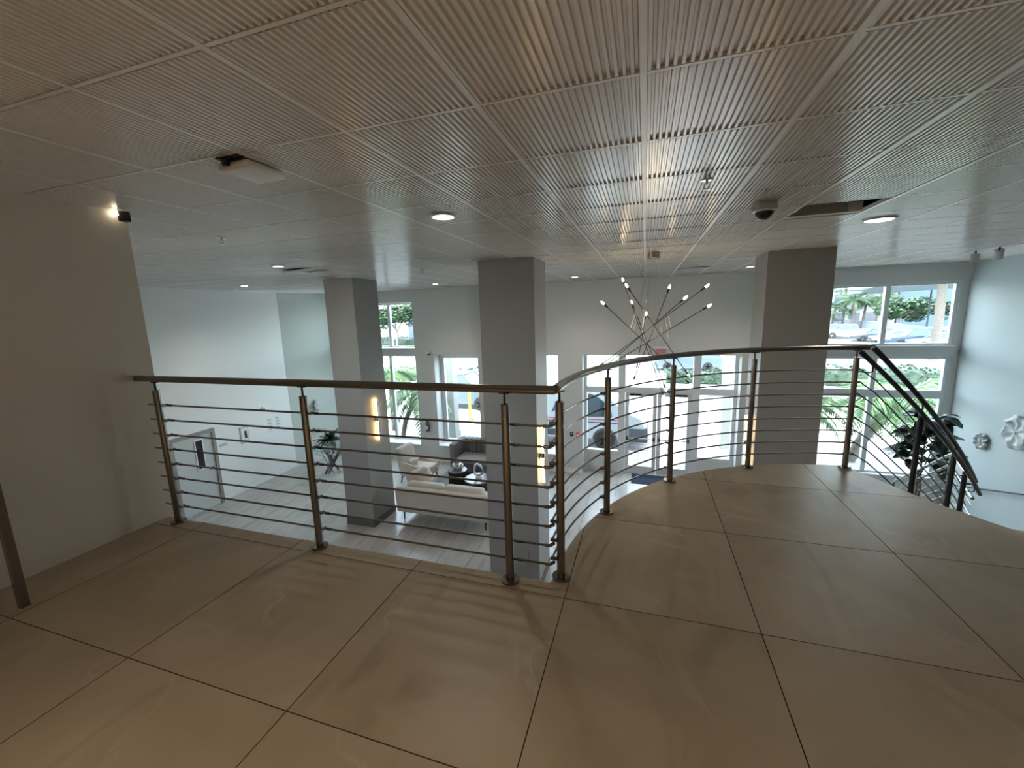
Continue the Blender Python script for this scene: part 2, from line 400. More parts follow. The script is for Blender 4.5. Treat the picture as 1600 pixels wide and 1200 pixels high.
window('window_4', -3.40, -2.24, -2.50, HB + .035, [], fw_=.05)
window('window_5', 3.20, 6.36, .52, 1.915, [(5.11, .09), (4.0, .08)], fw_=.07)
window('window_6', 3.20, 6.36, -2.50, .31, [(5.02, .09), (4.0, .08)], fw_=.07, glass_rows=[(-.47, .25), (-2.44, -.65)])
# sills
sb = B()
for x0, x1, z in ((-9.45, -6.66, -2.52), (-6.02, -4.6, -2.5), (-3.4, -2.24, -2.5), (3.2, 6.36, -2.5), (-9.45, -6.66, .53), (3.2, 6.36, .52)):
    sb.box((x0 + .002, (FY0 if x0 < 3 else FR) - .03, z), (x1 - .002, GY - .031, z + .025))
struct(sb.obj('trim_sills', 'trim'))
# entrance screen: transom lights, side lights, knee walls and double doors
w = struct(B().box((-1.57, GY - .07, ZL), (-1.49, GY + .07, HB)).box((2.17, GY - .07, ZL), (2.25, GY + .07, HB))
           .box((-.64, GY - .07, ZL), (-.46, GY + .07, HB)).box((1.23, GY - .07, ZL), (1.40, GY + .07, HB))
           .box((-1.49, GY - .07, -.72), (-.64, GY + .07, -.55)).box((-.46, GY - .07, -.70), (1.23, GY + .07, -.55)).box((1.40, GY - .07, -.72), (2.17, GY + .07, -.55))
           .box((-1.49, GY - .07, -2.44), (-.64, GY + .07, -2.38)).box((1.40, GY - .07, -2.46), (2.17, GY + .07, -2.40))
           .box((-1.57, GY - .07, HB), (2.25, GY + .07, HB + .035)).obj('window_7', 'alu'))
for x0, x1, z0, z1 in ((-1.49, -.64, -.55, HB), (-.46, 1.23, -.55, HB), (1.40, 2.17, -.55, HB), (-1.49, -.64, -2.38, -.72), (1.40, 2.17, -2.40, -.72)):
    B().box((x0, GY - .004, z0), (x1, GY + .004, z1)).obj('pane', 'glass', w)
for x0, x1, z in ((-1.49, -.64, -2.44), (1.40, 2.17, -2.46)):
    B().box((x0, GY - .05, ZL), (x1, GY + .05, z)).obj('knee_panel', 'facade', w)
def door(name, x0, x1, hinge_left):
    d = struct(B().box((x0, GY - .03, ZL + .01), (x0 + .10, GY + .03, -.71)).box((x1 - .10, GY - .03, ZL + .01), (x1, GY + .03, -.71))
               .box((x0 + .10, GY - .03, ZL + .01), (x1 - .10, GY + .03, -2.78)).box((x0 + .10, GY - .03, -.80), (x1 - .10, GY + .03, -.71)).obj(name, 'alu'))
    B().box((x0 + .10, GY - .004, -2.78), (x1 - .10, GY + .004, -.80)).obj('pane', 'glass', d)
    pb = B().tube([(x0 + .06, GY - .09, -1.98), (x1 - .06, GY - .09, -1.98)], .016)
    pb.obj('push_bar', 'steel', d)
    for xx in (x0 + .06, x1 - .06): B().rbox((xx - .025, GY - .10, -2.03), (xx + .025, GY - .03, -1.93), .008, 1).obj('bar_bracket', 'black', d)
    B().box((x0 + .12 if hinge_left else x1 - .42, GY - .11, -.78), (x0 + .42 if hinge_left else x1 - .12, GY - .032, -.73)).obj('door_closer', 'steel_dark', d)
door('door_1', -.455, .365, True); door('door_2', .375, 1.225, False)
# side door in the left wall
dt = math.atan2(-.44, 8.6)
Md = Matrix.Translation((-9.80, 1.0, ZL)) @ Matrix.Rotation(math.atan2(8.6, -.44), 4, 'Z')   # local x runs along the wall, y points into the wall side
def wl_box(b, s0, s1, z0, z1, d0, d1): b.box((s0, -d1, z0), (s1, -d0, z1), Md)
d = B(); wl_box(d, 5.12, 6.04, .01, 1.86, .0, .035); d = struct(d.obj('door_3', 'door'))
x = B(); wl_box(x, 5.62, 5.78, 1.05, 1.80 - .06, .035, .04); x.obj('vision_pane', 'darkglass', d)
x = B(); wl_box(x, 5.59, 5.62, 1.02, 1.77, .035, .045); wl_box(x, 5.78, 5.81, 1.02, 1.77, .035, .045); wl_box(x, 5.62, 5.78, 1.02, 1.05, .035, .045); wl_box(x, 5.62, 5.78, 1.74, 1.77, .035, .045); x.obj('vision_frame', 'white_p', d)
x = B(); x.tube([Md @ V((5.96, -.035, .98)), Md @ V((5.96, -.09, .98)), Md @ V((5.84, -.09, .98))], .012); x.lathe([(.03, 0), (.03, .012)], 12, mtx=Md @ Matrix.Translation((5.96, -.035, .98)) @ Matrix.Rotation(PI / 2, 4, 'X')); x.obj('door_handle', 'steel', d)
x = B(); wl_box(x, 5.04, 5.12, 0, 1.94, 0, .06); wl_box(x, 6.04, 6.12, 0, 1.94, 0, .06); wl_box(x, 5.12, 6.04, 1.86, 1.94, 0, .06); struct(x.obj('trim_door_frame', 'doorf'))

# columns
def column(x0, x1, y0, y1, label):
    t = thing('column', ((x0 + x1) / 2, (y0 + y1) / 2, ZL), label, 'column', 'square columns in the lobby'); hx, hy = (x1 - x0) / 2, (y1 - y0) / 2
    B().box((-hx, -hy, 0), (hx, hy, CE - ZL)).obj('shaft', 'col', t)
    B().box((-hx - .012, -hy - .012, 0), (hx + .012, -hy, .14)).box((-hx - .012, hy, 0), (hx + .012, hy + .012, .14)).box((-hx - .012, -hy, 0), (-hx, hy, .14)).box((hx, -hy, 0), (hx + .012, hy, .14)).obj('base_trim', 'base_dark', t)
    return t
column(-6.19, -5.50, 6.98, 7.78, 'square taupe column left of the seating group, fully visible down to its dark base')
cm = column(-2.40, -1.54, 5.93, 6.66, 'square taupe column nearest the straight railing, behind the railing corner')
x = B().box((.43, -.378, .36), (.70, -.366, .66)); 
for q in range(8): x.box((.45, -.382, .39 + q * .032), (.68, -.378, .405 + q * .032))
for v_ in range(len(x.v)): x.v[v_] = (x.v[v_][0] - .43 + -.02, x.v[v_][1], x.v[v_][2])
x.obj('access_grille', 'col', cm)
column(1.70, 2.55, 7.12, 7.86, 'wide square taupe column right of the chandelier, behind the curved railing')

# ------------------------------------------------------------------ ceiling
ceil = struct(B().box((-10.45, -3.35, 2.55), (6.72, FY1 - .02, 2.60)).obj('ceiling', 'plenum'))
PX = .61; X0 = -.0233; Y0 = 1.017; PY = .6112
rb = B(); nr = 22; x_ = -PX / 2 + .014; pw = (PX - .028) / nr
prof = []
for q in range(nr):
    a = x_ + q * pw
    prof += [(a, 0), (a + pw * .42, 0), (a + pw * .54, .013), (a + pw * .88, .013)]
prof.append((x_ + nr * pw, 0))
hy = PY / 2 - .012
vs = [(px, -hy, pz) for px, pz in prof] + [(px, hy, pz) for px, pz in prof]; n = len(prof)
rb.add(vs, [(i, i + 1, n + i + 1, n + i) for i in range(n - 1)])
rb.add([(-PX / 2 + .013, -hy, .0132), (PX / 2 - .013, -hy, .0132), (PX / 2 - .013, hy, .0132), (-PX / 2 + .013, hy, .0132)], [(0, 1, 2, 3)])
pm = rb.mesh('panel', 'panel')
cells = []
for i in range(-17, 11):
    for j in range(-7, 17):
        if (i, j) == (2, 5): continue
        cx, cy = X0 + (i + .5) * PX, Y0 + (j + .5) * PY
        if cx < -3.7 and cy < 0: continue
        cells.append((math.hypot(cx, cy) + (50 if (cy < .35 or (cx < -3.6 and cy < 2.0)) else 0), cx, cy, i, j))
cells.sort()
skew = {(-9, 7): (.11, -.05, .03), (-14, 10): (.10, -.04, .03), (1, 13): (.07, .02, .02)}
for d_, cx, cy, i, j in cells[:300]:
    o = link(bpy.data.objects.new('panel', pm), ceil); o.location = (cx, cy, CE)
    if (i, j) in skew: s_ = skew[(i, j)]; o.location.z += .004; o.rotation_euler = (s_[0], s_[1], s_[2])
rest = B()
for d_, cx, cy, i, j in cells[300:]:
    rest.add([(v.co.x + cx, v.co.y + cy, v.co.z + CE) for v in pm.vertices], [list(p.vertices) for p in pm.polygons])
r_ = rest.obj('panels', 'panel', ceil); r_['kind'] = 'stuff'
for i in range(-17, 12):
    B().box((X0 + i * PX - .012, -3.2, CE - .002), (X0 + i * PX + .012, FY1 - .15, CE + .03)).obj('grid_bar', 'bar', ceil)
for j in range(-6, 18):
    yy = Y0 + j * PY
    if yy < 11.5: B().box((-10.4, yy - .0075, CE), (6.69, yy + .0075, CE + .028)).obj('cross_bar', 'bar', ceil)
# open bay: duct and dislodged panel in the void
t = thing('air_duct', (1.5, 4.38, CE + .06), 'grey sheet metal duct showing through the missing ceiling panel', 'duct')
B().box((-.29, .20, -.052), (.19, .30, .05)).obj('duct_body', 'duct', t)
B().box((.192, .20, -.052), (.30, .30, .03)).obj('insulation_board', 'white', t)
t = B().tube([(1.23, 4.40, CE + .02), (1.26, 4.25, CE + .05), (1.25, 4.15, CE + .03)], .014).obj('flex_conduit', 'silver'); tag(t, 'short silver conduit loop at the left edge of the missing ceiling panel', 'conduit')

# ------------------------------------------------------------------ lamps and ceiling devices
def downlight(x, y, label, r=.085, watt=14, lamp=True, col=(1, .9, .78)):
    t = thing('downlight', (x, y, CE), label, 'ceiling light', 'recessed downlights')
    B().lathe([(r + .02, -.002), (r + .02, -.012), (r, -.016), (r - .004, -.004)], 24).obj('trim_ring', 'white_p', t)
    B().lathe([(r - .004, -.008), (r - .004, -.004)], 24).obj('lens', 'led', t)
    if lamp:
        L = bpy.data.lights.new('downlight_lamp', 'SPOT'); L.energy = watt; L.color = col; L.spot_size = math.radians(125); L.spot_blend = .9; L.shadow_soft_size = r
        o = bpy.data.objects.new('lamp', L); link(o, t); o.location = (0, 0, -.03)
downlight(-1.56, 3.16, 'round recessed ceiling light nearest the camera, above the straight railing', watt=9)
downlight(-5.12, 4.90, 'recessed ceiling light beside a tilted panel, left of the first column', .07, watt=3)
downlight(-8.49, 7.14, 'recessed ceiling light nearest the far left wall', .07, watt=34)
downlight(-4.98, 9.44, 'recessed ceiling light between the left and middle columns near the street wall', .07, watt=34)
downlight(-1.55, 9.67, 'recessed ceiling light just right of the middle column near the street wall', .07, watt=34)
downlight(2.12, 5.04, 'large recessed ceiling light right of the missing ceiling panel', .11, watt=16)
downlight(1.99, 9.58, 'recessed ceiling light touching the edge of the right column', .07, watt=34)
downlight(-.9, -1.3, 'recessed ceiling light behind the camera, left of two', .09, watt=95, col=(1, .78, .58))
downlight(1.5, -1.3, 'recessed ceiling light behind the camera, right of two', .09, watt=95, col=(1, .78, .58))
def sprinkler(x, y, label, s=1.0):
    t = thing('sprinkler', (x, y, CE), label, 'sprinkler', 'pendent sprinkler heads')
    B().lathe([(.032 * s, -.002), (.03 * s, -.010), (.012 * s, -.014)], 16).obj('escutcheon', 'chrome', t)
    B().tube([(0, 0, -.012), (0, 0, -.03)], .007 * s).tube([(-.012 * s, 0, -.028), (-.014 * s, 0, -.045), (0, 0, -.058)], .0025 * s, 6).tube([(.012 * s, 0, -.028), (.014 * s, 0, -.045), (0, 0, -.058)], .0025 * s, 6).obj('frame', 'chrome', t)
    B().lathe([(.018 * s, -.06), (.018 * s, -.063)], 14).obj('deflector', 'chrome', t)
sprinkler(.35, 3.0, 'pendent sprinkler head nearest the camera, left of the black camera dome', 1.25)
sprinkler(-3.84, 3.06, 'pendent sprinkler head above the left end of the railing', 1.3)
sprinkler(.46, 6.62, 'pendent sprinkler head just right of the chandelier canopy', 1.5)
sprinkler(-3.65, 6.49, 'pendent sprinkler head between the left and middle columns', 1.5)
sprinkler(.51, 9.9, 'pendent sprinkler head behind the chandelier cables near the street wall', 1.5)
sprinkler(4.6, 9.7, 'pendent sprinkler head above the upper right window', 1.5)
t = thing('dome_camera', (.87, 3.84, CE), 'grey security camera with a black dome hanging from the ribbed ceiling', 'security camera')
B().lathe([(.085, -.002), (.09, -.02), (.09, -.06), (.075, -.07)], 24).obj('housing', 'duct', t)
B().lathe([(.066, -.066), (.062, -.09), (.045, -.115), (.02, -.128), (.004, -.13)], 20).obj('dome', 'black', t)
t = thing('wifi_box', (-1.95, 1.76, CE), 'flat white device box hung against the ceiling left of the camera view', 'device', rz=.0)
B().rbox((-.10, -.10, -.05), (.10, .14, -.008), .02, 3).obj('housing', 'white_p', t)
B().lathe([(.02, -.035), (.022, -.004)], 12, c=(-.03, -.10, 0)).box((-.06, -.13, -.006), (.08, -.09, .0)).obj('cable_boot', 'black', t)
t = thing('corner_sensor', (-3.52, 2.07, CE), 'tiny glinting device at the ceiling corner of the taupe wall', 'sensor')
B().prism([(-.02, .05), (.03, .05), (.0, -.01)], -.07, -.002).obj('bracket', 'black', t)
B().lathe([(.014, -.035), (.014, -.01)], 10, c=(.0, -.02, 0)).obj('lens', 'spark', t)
t = thing('track_light', (5.0, 8.7, CE), 'short ceiling track with two cylinder spotlights near the right wall', 'track light')
B().box((-.018, -2.2, -.028), (.018, .25, -.002)).obj('track', 'white_p', t)
for yy, tilt in ((.05, .0), (-.42, .5)):
    h = B().lathe([(.055, 0), (.055, -.13), (.048, -.13), (.048, -.12)], 18, mtx=Matrix.Translation((0, yy, -.075)) @ Matrix.Rotation(tilt, 4, 'X') @ Matrix.Rotation(-tilt * .5, 4, 'Y')).obj('spot_head', 'facade', t)
    B().tube([(0, yy, -.028), (0, yy, -.08)], .012).obj('neck', 'steel_dark', h)

# ------------------------------------------------------------------ railings
NR = 8; RZ0 = .908; RDZ = .1138
RAILZ = 1.112
def rail_post(parent, x, y, z=0, h=1.03, base=True, rail=True, seg=20, out=None, r=.0235):
    p = B().tube([(x, y, z + .003), (x, y, z + h)], r, seg).obj('post', 'steel', parent)
    if base:
        B().lathe([(.051, .0005), (.052, .006), (.050, .014), (.028, .016)], 28, c=(x, y, z)).obj('base_flange', 'steel', p)
    if rail:
        B().tube([(x, y, z + h), (x, y, z + h + .06)], .0065, 8).box((x - .03, y - .008, z + h + .055), (x + .03, y + .008, z + h + .0605)).obj('saddle', 'steel_dark', p)
    return p
def rod(parent, pts, r=.0068): return B().tube(pts, r, 8).obj('rod', 'steel', parent)
def holder(parent, a, b): return B().tube([a, b], .011, 8).obj('rod_holder', 'steel', parent)
# straight run
t = thing('straight_railing', (-2.0, 2.01, 0), 'straight stainless railing with eight rods and three posts, left half of the landing edge', 'railing')
org = V((-2.0, 2.01, 0))
def L(p): return V(p) - org
for px in (-3.365, -2.03, -.695): rail_post(t, px + 2.0, 0)
B().tube([L((-3.549, 2.01, RAILZ)), L((-.424, 2.01, RAILZ))], .0235, 20, flat=.98).obj('handrail', 'steel', t)
for q in range(NR):
    z = RZ0 - RDZ * q; yy = 2.055
    rod(t, [L((-3.549, yy, z)), L((-.475, yy, z)), L((-.452, yy + .03, z))])
    for px in (-3.365, -2.03, -.695):
        holder(t, L((px + .004, 2.032, z)), L((px + .004, yy + .012, z)))
        B().tube([L((px + .028, yy, z)), L((px + .062, yy, z))], .0095, 8).obj('rod_collar', 'steel', t)
    B().tube([L((-.50, yy, z)), L((-.475, yy, z)), L((-.455, yy + .027, z))], .010, 8).obj('elbow', 'steel', t)
# curved run
t = thing('curved_railing', (CCx, CCy, 0), 'curved stainless railing sweeping around the rounded landing edge', 'railing')
ang = [178.6 - 21.45 * q for q in range(5)]
for a in ang[:]:
    c_, s_ = math.cos(math.radians(a)), math.sin(math.radians(a))
    rail_post(t, RR * c_, RR * s_)
    for q in range(NR):
        z = RZ0 - RDZ * q
        holder(t, (RR * c_ * 1.008, RR * s_ * 1.008, z), ((RR + .058) * c_, (RR + .058) * s_, z))
def arc(a0, a1, r, z, n=36): return [(r * math.cos(math.radians(a0 + (a1 - a0) * i / n)), r * math.sin(math.radians(a0 + (a1 - a0) * i / n)), z) for i in range(n + 1)]
th0 = math.radians(33); RS = 9.03
P0 = V((1.8, 4.4)) + .18 * V((math.cos(th0), math.sin(th0)))
def spath(s, off=0, z=0):
    t_ = th0 + s / RS
    px = P0.x + RS * (math.sin(t_) - math.sin(th0)); py = P0.y - RS * (math.cos(t_) - math.cos(th0))
    return V((px + off * math.sin(t_), py - off * math.cos(t_), z))
hr = [V(p) for p in arc(180.6, 91, RR, RAILZ, 40)] + [V((P0.x - CCx, P0.y - CCy, RAILZ))]
B().tube(hr, .0235, 20, flat=.98).obj('handrail', 'steel', t)
for q in range(NR):
    z = RZ0 - RDZ * q
    rod(t, [V(p) for p in arc(178.6, 91.0, RR + .05, z, 40)])
# stair railing, upper flight, its backlit look put into a darker steel
SL = .71; SEND = 2.48
t = thing('stair_railing', (1.8, 4.4, 0), 'backlit curved stair railing with double handrails descending right of the landing', 'railing')
o3 = V((1.8, 4.4, 0))
hp = [spath(SEND * i / 24, 0, RAILZ - SL * SEND * i / 24) - o3 for i in range(25)]
B().tube(hp, .0235, 18).obj('handrail', 'steel_dark', t)
B().tube([hp[-1], hp[-1] + V((-.01, .03, -.05)), hp[-1] + V((-.06, .05, -.05))], .011, 8).obj('rail_end', 'steel_dark', t)
hp2 = [spath(-.22 + (SEND + .1) * i / 24, .07, RAILZ - .035 - SL * (SEND + .1) * i / 24) - o3 for i in range(25)]
B().tube(hp2, .021, 16).obj('grab_rail', 'steel_dark', t)
for s_ in (.70, 1.50, 1.90):
    a = spath(s_ + .12, 0, 0) - o3; zt = RAILZ - SL * (s_ + .12)
    p = B().tube([(a.x, a.y, zt - 1.05 - .05), (a.x, a.y, zt - .10)], .0235, 16).obj('post', 'steel_dark', t)
    B().tube([(a.x, a.y, zt - .10), (a.x, a.y, zt - .015)], .0065, 8).obj('saddle', 'steel_dark', p)
for s_ in (-.17, .82, 1.62, 2.02):
    zz = RAILZ - .035 - SL * (s_ + .32); a = spath(s_, 0, zz - .07) - o3; b_ = spath(s_ + .1, .07, zz - .07) - o3; c_ = spath(s_ + .1, .07, zz - .01) - o3
    B().tube([a, a.lerp(b_, .8) + V((0, 0, -.012)), b_, c_], .006, 8).obj('grab_rail_bracket', 'steel_dark', t)
for q in range(NR):
    z = RZ0 - RDZ * q
    pts = [spath(-.18, -.05, z) - o3, spath(-.05, -.05, z) - o3] + [spath(s_, -.05, z - SL * s_) - o3 for s_ in [SEND * i / 14 for i in range(1, 15)]]
    B().tube(pts, .0062, 8).obj('rod', 'steel_dark', t)
# landing guard and lower flight guard
LA = V((3.86, 6.18)); LB = V((4.34, 7.45)); LC = V((4.72, 9.5)); ZLD = -1.75
t = thing('lower_stair_railing', (4.34, 7.45, ZLD), 'pale steel railing of the lower stair flight seen beyond the curved stair rail', 'railing')
o4 = V((4.34, 7.45, ZLD))
for r_, h0, nm in ((.0235, 1.03, 'handrail'), (.019, .86, 'grab_rail')):
    B().tube([V((LA.x, LA.y, ZLD + h0)) - o4, V((LB.x, LB.y, ZLD + h0)) - o4, V((LC.x, LC.y, ZL + h0)) - o4], r_, 14).obj(nm, 'steel', t)
for q in range(1, 7):
    h0 = .90 - .13 * q
    rod(t, [V((LA.x, LA.y, ZLD + h0)) - o4, V((LB.x, LB.y, ZLD + h0)) - o4, V((LC.x, LC.y, ZL + h0)) - o4])
for pt, zz in ((LB, ZLD), (LB.lerp(LC, .5), (ZLD + ZL) / 2 - .02), (LC, ZL)):
    B().tube([V((pt.x, pt.y, zz + .005)) - o4, V((pt.x, pt.y, zz + 1.02)) - o4], .022, 14).obj('post', 'steel', t)
# stairs
t = thing('staircase', (1.84, 4.36, 0), 'curved staircase dropping from the landing towards the right wall', 'staircase')
o5 = V((1.84, 4.36, 0)); nt = 10; run = SEND / nt
def wedge(b, a0, a1, c0, c1, z0, z1):
    vs = [V((a0.x, a0.y, z0)), V((c0.x, c0.y, z0)), V((c1.x, c1.y, z0)), V((a1.x, a1.y, z0))]; vs += [V((v.x, v.y, z1)) for v in vs]
    b.add([v - o5 for v in vs], [(0, 1, 2, 3), (7, 6, 5, 4), (0, 4, 5, 1), (1, 5, 6, 2), (2, 6, 7, 3), (3, 7, 4, 0)])
for q in range(nt - 1):
    z = -.175 * (q + 1); s0, s1 = run * q - .10, run * (q + 1) - .10
    b = B(); wedge(b, spath(s0, -.02), spath(s1, -.02), spath(s0 + .0, 1.3), spath(s1 + .0, 1.3), z - .20, z); b.obj('step', 'mezz', t)
b = B(); e0, e1 = spath(SEND - .34, -.02), spath(SEND - .34, 1.3)
b.add([V((p[0], p[1], z)) - o5 for z in (ZLD - .2, ZLD) for p in ((e0.x, e0.y), (e1.x, e1.y), (6.42, 5.6), (6.42, 8.2), (5.75, 7.25), (LB.x - .03, LB.y))],
      [(0, 1, 2, 3, 4, 5), (11, 10, 9, 8, 7, 6)] + [(i, 6 + i, 6 + (i + 1) % 6, (i + 1) % 6) for i in range(6)]); b.obj('landing', 'mezz', t)
dirL = (LC - LB) / 7; nrm = V((dirL.y, -dirL.x)).normalized() * 1.35
for q in range(6):
    a0 = LB + dirL * q; a1 = LB + dirL * (q + 1); z = ZLD - .178 * (q + 1)
    b = B(); wedge(b, V((*a0, 0)), V((*a1, 0)), V((*(a0 + nrm), 0)), V((*(a1 + nrm), 0)), max(z - .3, ZL), z); b.obj('step', 'mezz', t)
# wall handrail on the right wall
t = thing('wall_handrail', (6.44, 9.5, -2.0), 'slim sloping metal handrail bracketed to the right wall', 'handrail')
B().tube([(0, 1.35, -.43), (0, -.13, .04), (0, -1.5, .48)], .017, 10).obj('rail', 'steel_dark', t)
for yy in (.75, -.6): B().tube([(.0, yy, -.26 * (yy > 0) + .19 * (yy < 0)), (.0, yy, -.34 * (yy > 0) + .12 * (yy < 0)), (.057, yy, -.34 * (yy > 0) + .12 * (yy < 0))], .008, 8).obj('bracket', 'chrome', t)
# object cut by the left frame edge: chrome table leg with dark top
t = thing('side_table', (-3.20, 1.10, 0), 'dark-topped table on a square chrome leg, cut off by the left edge', 'table')
B().box((-.018, -.018, 0), (.018, .018, .84)).obj('leg', 'steel', t)
B().box((-.33, -.018, 0), (-.294, .018, .84)).obj('leg', 'steel', t)
B().box((-.33, -.75, 0), (-.294, -.714, .84)).obj('leg', 'steel', t)
B().box((-.018, -.75, 0), (.018, -.714, .84)).obj('leg', 'steel', t)
B().box((-.33, -.75, .84), (.022, .022, .858)).obj('top', 'black', t)
# ------------------------------------------------------------------ chandelier and lobby furniture
t = thing('chandelier', (.10, 6.42, CE), 'starburst chandelier of crossing dark rods with candle bulbs on thin cables', 'chandelier')
B().lathe([(.085, 0), (.085, -.075), (.08, -.08)], 24).obj('canopy', 'steel', t)
rods_ = [((-.56, -.15, -.71), (.64, .10, -1.88)), ((-.31, .10, -.39), (.28, -.10, -2.02)), ((-.23, -.25, -.49), (.62, .2, -1.75)), ((-.18, .25, -.72), (.30, -.2, -1.90)),
         ((.01, -.2, -.89), (-.10, .3, -1.67)), ((.32, .15, -.52), (-.13, -.25, -1.78)), ((.48, -.3, -.68), (-.60, .25, -1.68)), ((.78, .05, -.52), (-.62, -.1, -1.60)), ((.80, -.1, -.79), (-.66, .12, -1.72))]
for a, b_ in rods_:
    a = V(a) - V((.10, 0, 0)); b_ = V(b_) - V((.10, 0, 0)); d = (b_ - a).normalized()
    r_ = B().tube([a, b_], .006, 8).obj('rod', 'steel_dark', t)
    for e, s_ in ((a, -1), (b_, 1)):
        B().tube([e - d * s_ * .05, e + d * s_ * .02], .013, 10).obj('socket', 'steel_dark', r_)
        B().tube([e + d * s_ * .02, e + d * s_ * .035, e + d * s_ * .06, e + d * s_ * .085], [.009, .016, .014, .003], 10).obj('bulb', 'bulb', r_)
    for f_ in (.3, .7):
        q = a.lerp(b_, f_); B().tube([(q.x * .12, q.y * .12, -.07), tuple(q)], .0013, 5).obj('cable', 'chrome', t)
L = bpy.data.lights.new('bulb_glow', 'POINT'); L.energy = 5; L.color = (1, .78, .5); L.shadow_soft_size = .25
link(bpy.data.objects.new('glow', L), t).location = (0, 0, -1.1)

def sconce(x, y, z, sx, label):
    t = thing('wall_sconce', (x, y, z), label, 'wall light', 'linear wall lights on the columns')
    B().box((min(0, sx * .012), -.05, -.055), (max(0, sx * .012), .05, .055)).rbox((min(.012 * sx, sx * .075), -.035, -.045), (max(.012 * sx, sx * .075), .035, .045), .008, 1).obj('bracket', 'chrome', t)
    for s_ in (1, -1):
        B().tube([(sx * .045, 0, s_ * .05), (sx * .045, 0, s_ * .46)], .020, 12).obj('tube', 'sconce', t)
        B().box((sx * .060 if sx > 0 else sx * .072, -.022, min(s_ * .05, s_ * .47)), (sx * .072 if sx > 0 else sx * .060, .022, max(s_ * .05, s_ * .47))).obj('cover', 'chrome', t)
sconce(-5.50, 7.36, -.67, 1, 'lit linear brass wall light on the left column')
sconce(-1.54, 6.12, -.74, 1, 'lit linear wall light on the middle column, seen through the railing corner')
sconce(1.70, 7.54, -.75, -1, 'lit linear wall light on the right column beside a railing post')

# rug
t = tag(B().rbox((-5.40, 8.3, ZL), (-2.9, 10.55, ZL + .012), .006, 1).obj('rug', 'rug'), 'grey patterned area rug under the drum tables', 'rug')
ZR = ZL + .0125
# cream sofa, back to the camera
def leg(parent, x, y, z1, tx=0, ty=0, z0=0, m='legd', r=.022):
    return B().tube([(x + tx, y + ty, z0), (x, y, z1)], [r * .6, r], 10).obj('leg', m, parent)
t = thing('sofa', (-4.08, 7.82, ZL), 'cream linen sofa turned with its back to the camera', 'sofa')
for sx in (-1, 1):
    for yy in (-.34, .36): leg(t, sx * .98, yy, .21)
B().rbox((-1.08, -.38, .20), (1.08, .42, .38), .04).obj('frame', 'cream', t)
B().rbox((-1.10, -.46, .22), (1.10, -.26, .80), .05, 3, fn=lambda p: (p.x, p.y - (p.z - .2) * .06, p.z)).obj('backrest', 'cream', t)
for sx in (-1, 1): B().rbox((min(sx * 1.10, sx * .94), -.30, .22), (max(sx * 1.10, sx * .94), .42, .60), .05).obj('armrest', 'cream', t)
for sx in (-.47, .47): B().rbox((sx - .455, -.26, .38), (sx + .455, .44, .52), .05).obj('seat_cushion', 'creamd', t)
for sx in (-.47, .47): B().rbox((sx - .45, -.30, .50), (sx + .45, -.08, .86), .07).obj('back_cushion', 'creamd', t)
c = B().rbox((-.28, -.10, -.20), (.28, .10, .20), .09, 4, mtx=Matrix.Translation((-4.86, 7.90, ZL + .84)) @ Matrix.Rotation(.5, 4, 'Z') @ Matrix.Rotation(-.35, 4, 'Y')).obj('cushion', 'creamd')
tag(c, 'puffy cream scatter cushion at the left end of the cream sofa', 'cushion')
# cream armchair
t = thing('armchair', (-5.86, 9.53, ZL), 'cream armchair facing right beside the left column', 'armchair', rz=math.radians(-4))
for x_, y_ in ((-.36, -.27), (.36, -.27), (-.36, .27), (.36, .27)): leg(t, x_, y_, .22, (.05 if x_ > 0 else -.05), (.02 if y_ > 0 else -.02), z0=.001)
B().rbox((-.36, -.33, .20), (.42, .33, .36), .03).obj('frame', 'cream', t)
B().rbox((-.42, -.34, .22), (-.24, .34, .98), .06, 3, fn=lambda p: (p.x - (p.z - .2) * .16, p.y * (1 - .10 * max(0, p.z - .5)), p.z)).obj('backrest', 'cream', t)
for sy in (-1, 1): B().rbox((-.36, min(sy * .36, sy * .28), .22), (.40, max(sy * .36, sy * .28), .62), .03, 3, fn=lambda p: (p.x, p.y, p.z if p.z < .4 else p.z - (p.x + .36) * .16)).obj('armrest', 'cream', t)
B().rbox((-.22, -.275, .36), (.44, .275, .48), .05).obj('seat_cushion', 'creamd', t)
c = B().rbox((-.17, -.06, -.10), (.17, .06, .10), .05, 3, mtx=Matrix.Translation((-5.98, 9.44, ZL + .57)) @ Matrix.Rotation(1.2, 4, 'Z') @ Matrix.Rotation(.4, 4, 'X')).obj('cushion', 'creamd')
tag(c, 'small cream lumbar cushion on the cream armchair', 'cushion')
# grey channel tufted sofa
t = thing('sofa', (-4.22, 10.53, ZL), 'dark grey sofa with channelled arms below the bay window', 'sofa')
t_w = .98
B().box((-t_w, -.40, .0125), (t_w, .44, .10)).obj('plinth', 'legd', t)
B().rbox((-t_w, -.40, .10), (t_w, .44, .34), .03).obj('frame', 'greyv', t)
B().rbox((-.82, -.42, .34), (.82, .26, .49), .04).obj('seat_cushion', 'greyc', t)
for q in range(14):
    x_ = -.91 + q * .14; B().rbox((x_ - .068, .22, .30), (x_ + .068, .47, .90), .03, 2).obj('back_channel', 'greyv', t)
for sx in (-1, 1):
    for q in range(6):
        y_ = -.33 + q * .125; B().rbox((min(sx * .82, sx * 1.0), y_ - .061, .12), (max(sx * .82, sx * 1.0), y_ + .061, .90), .03, 2).obj('arm_channel', 'greyv', t)
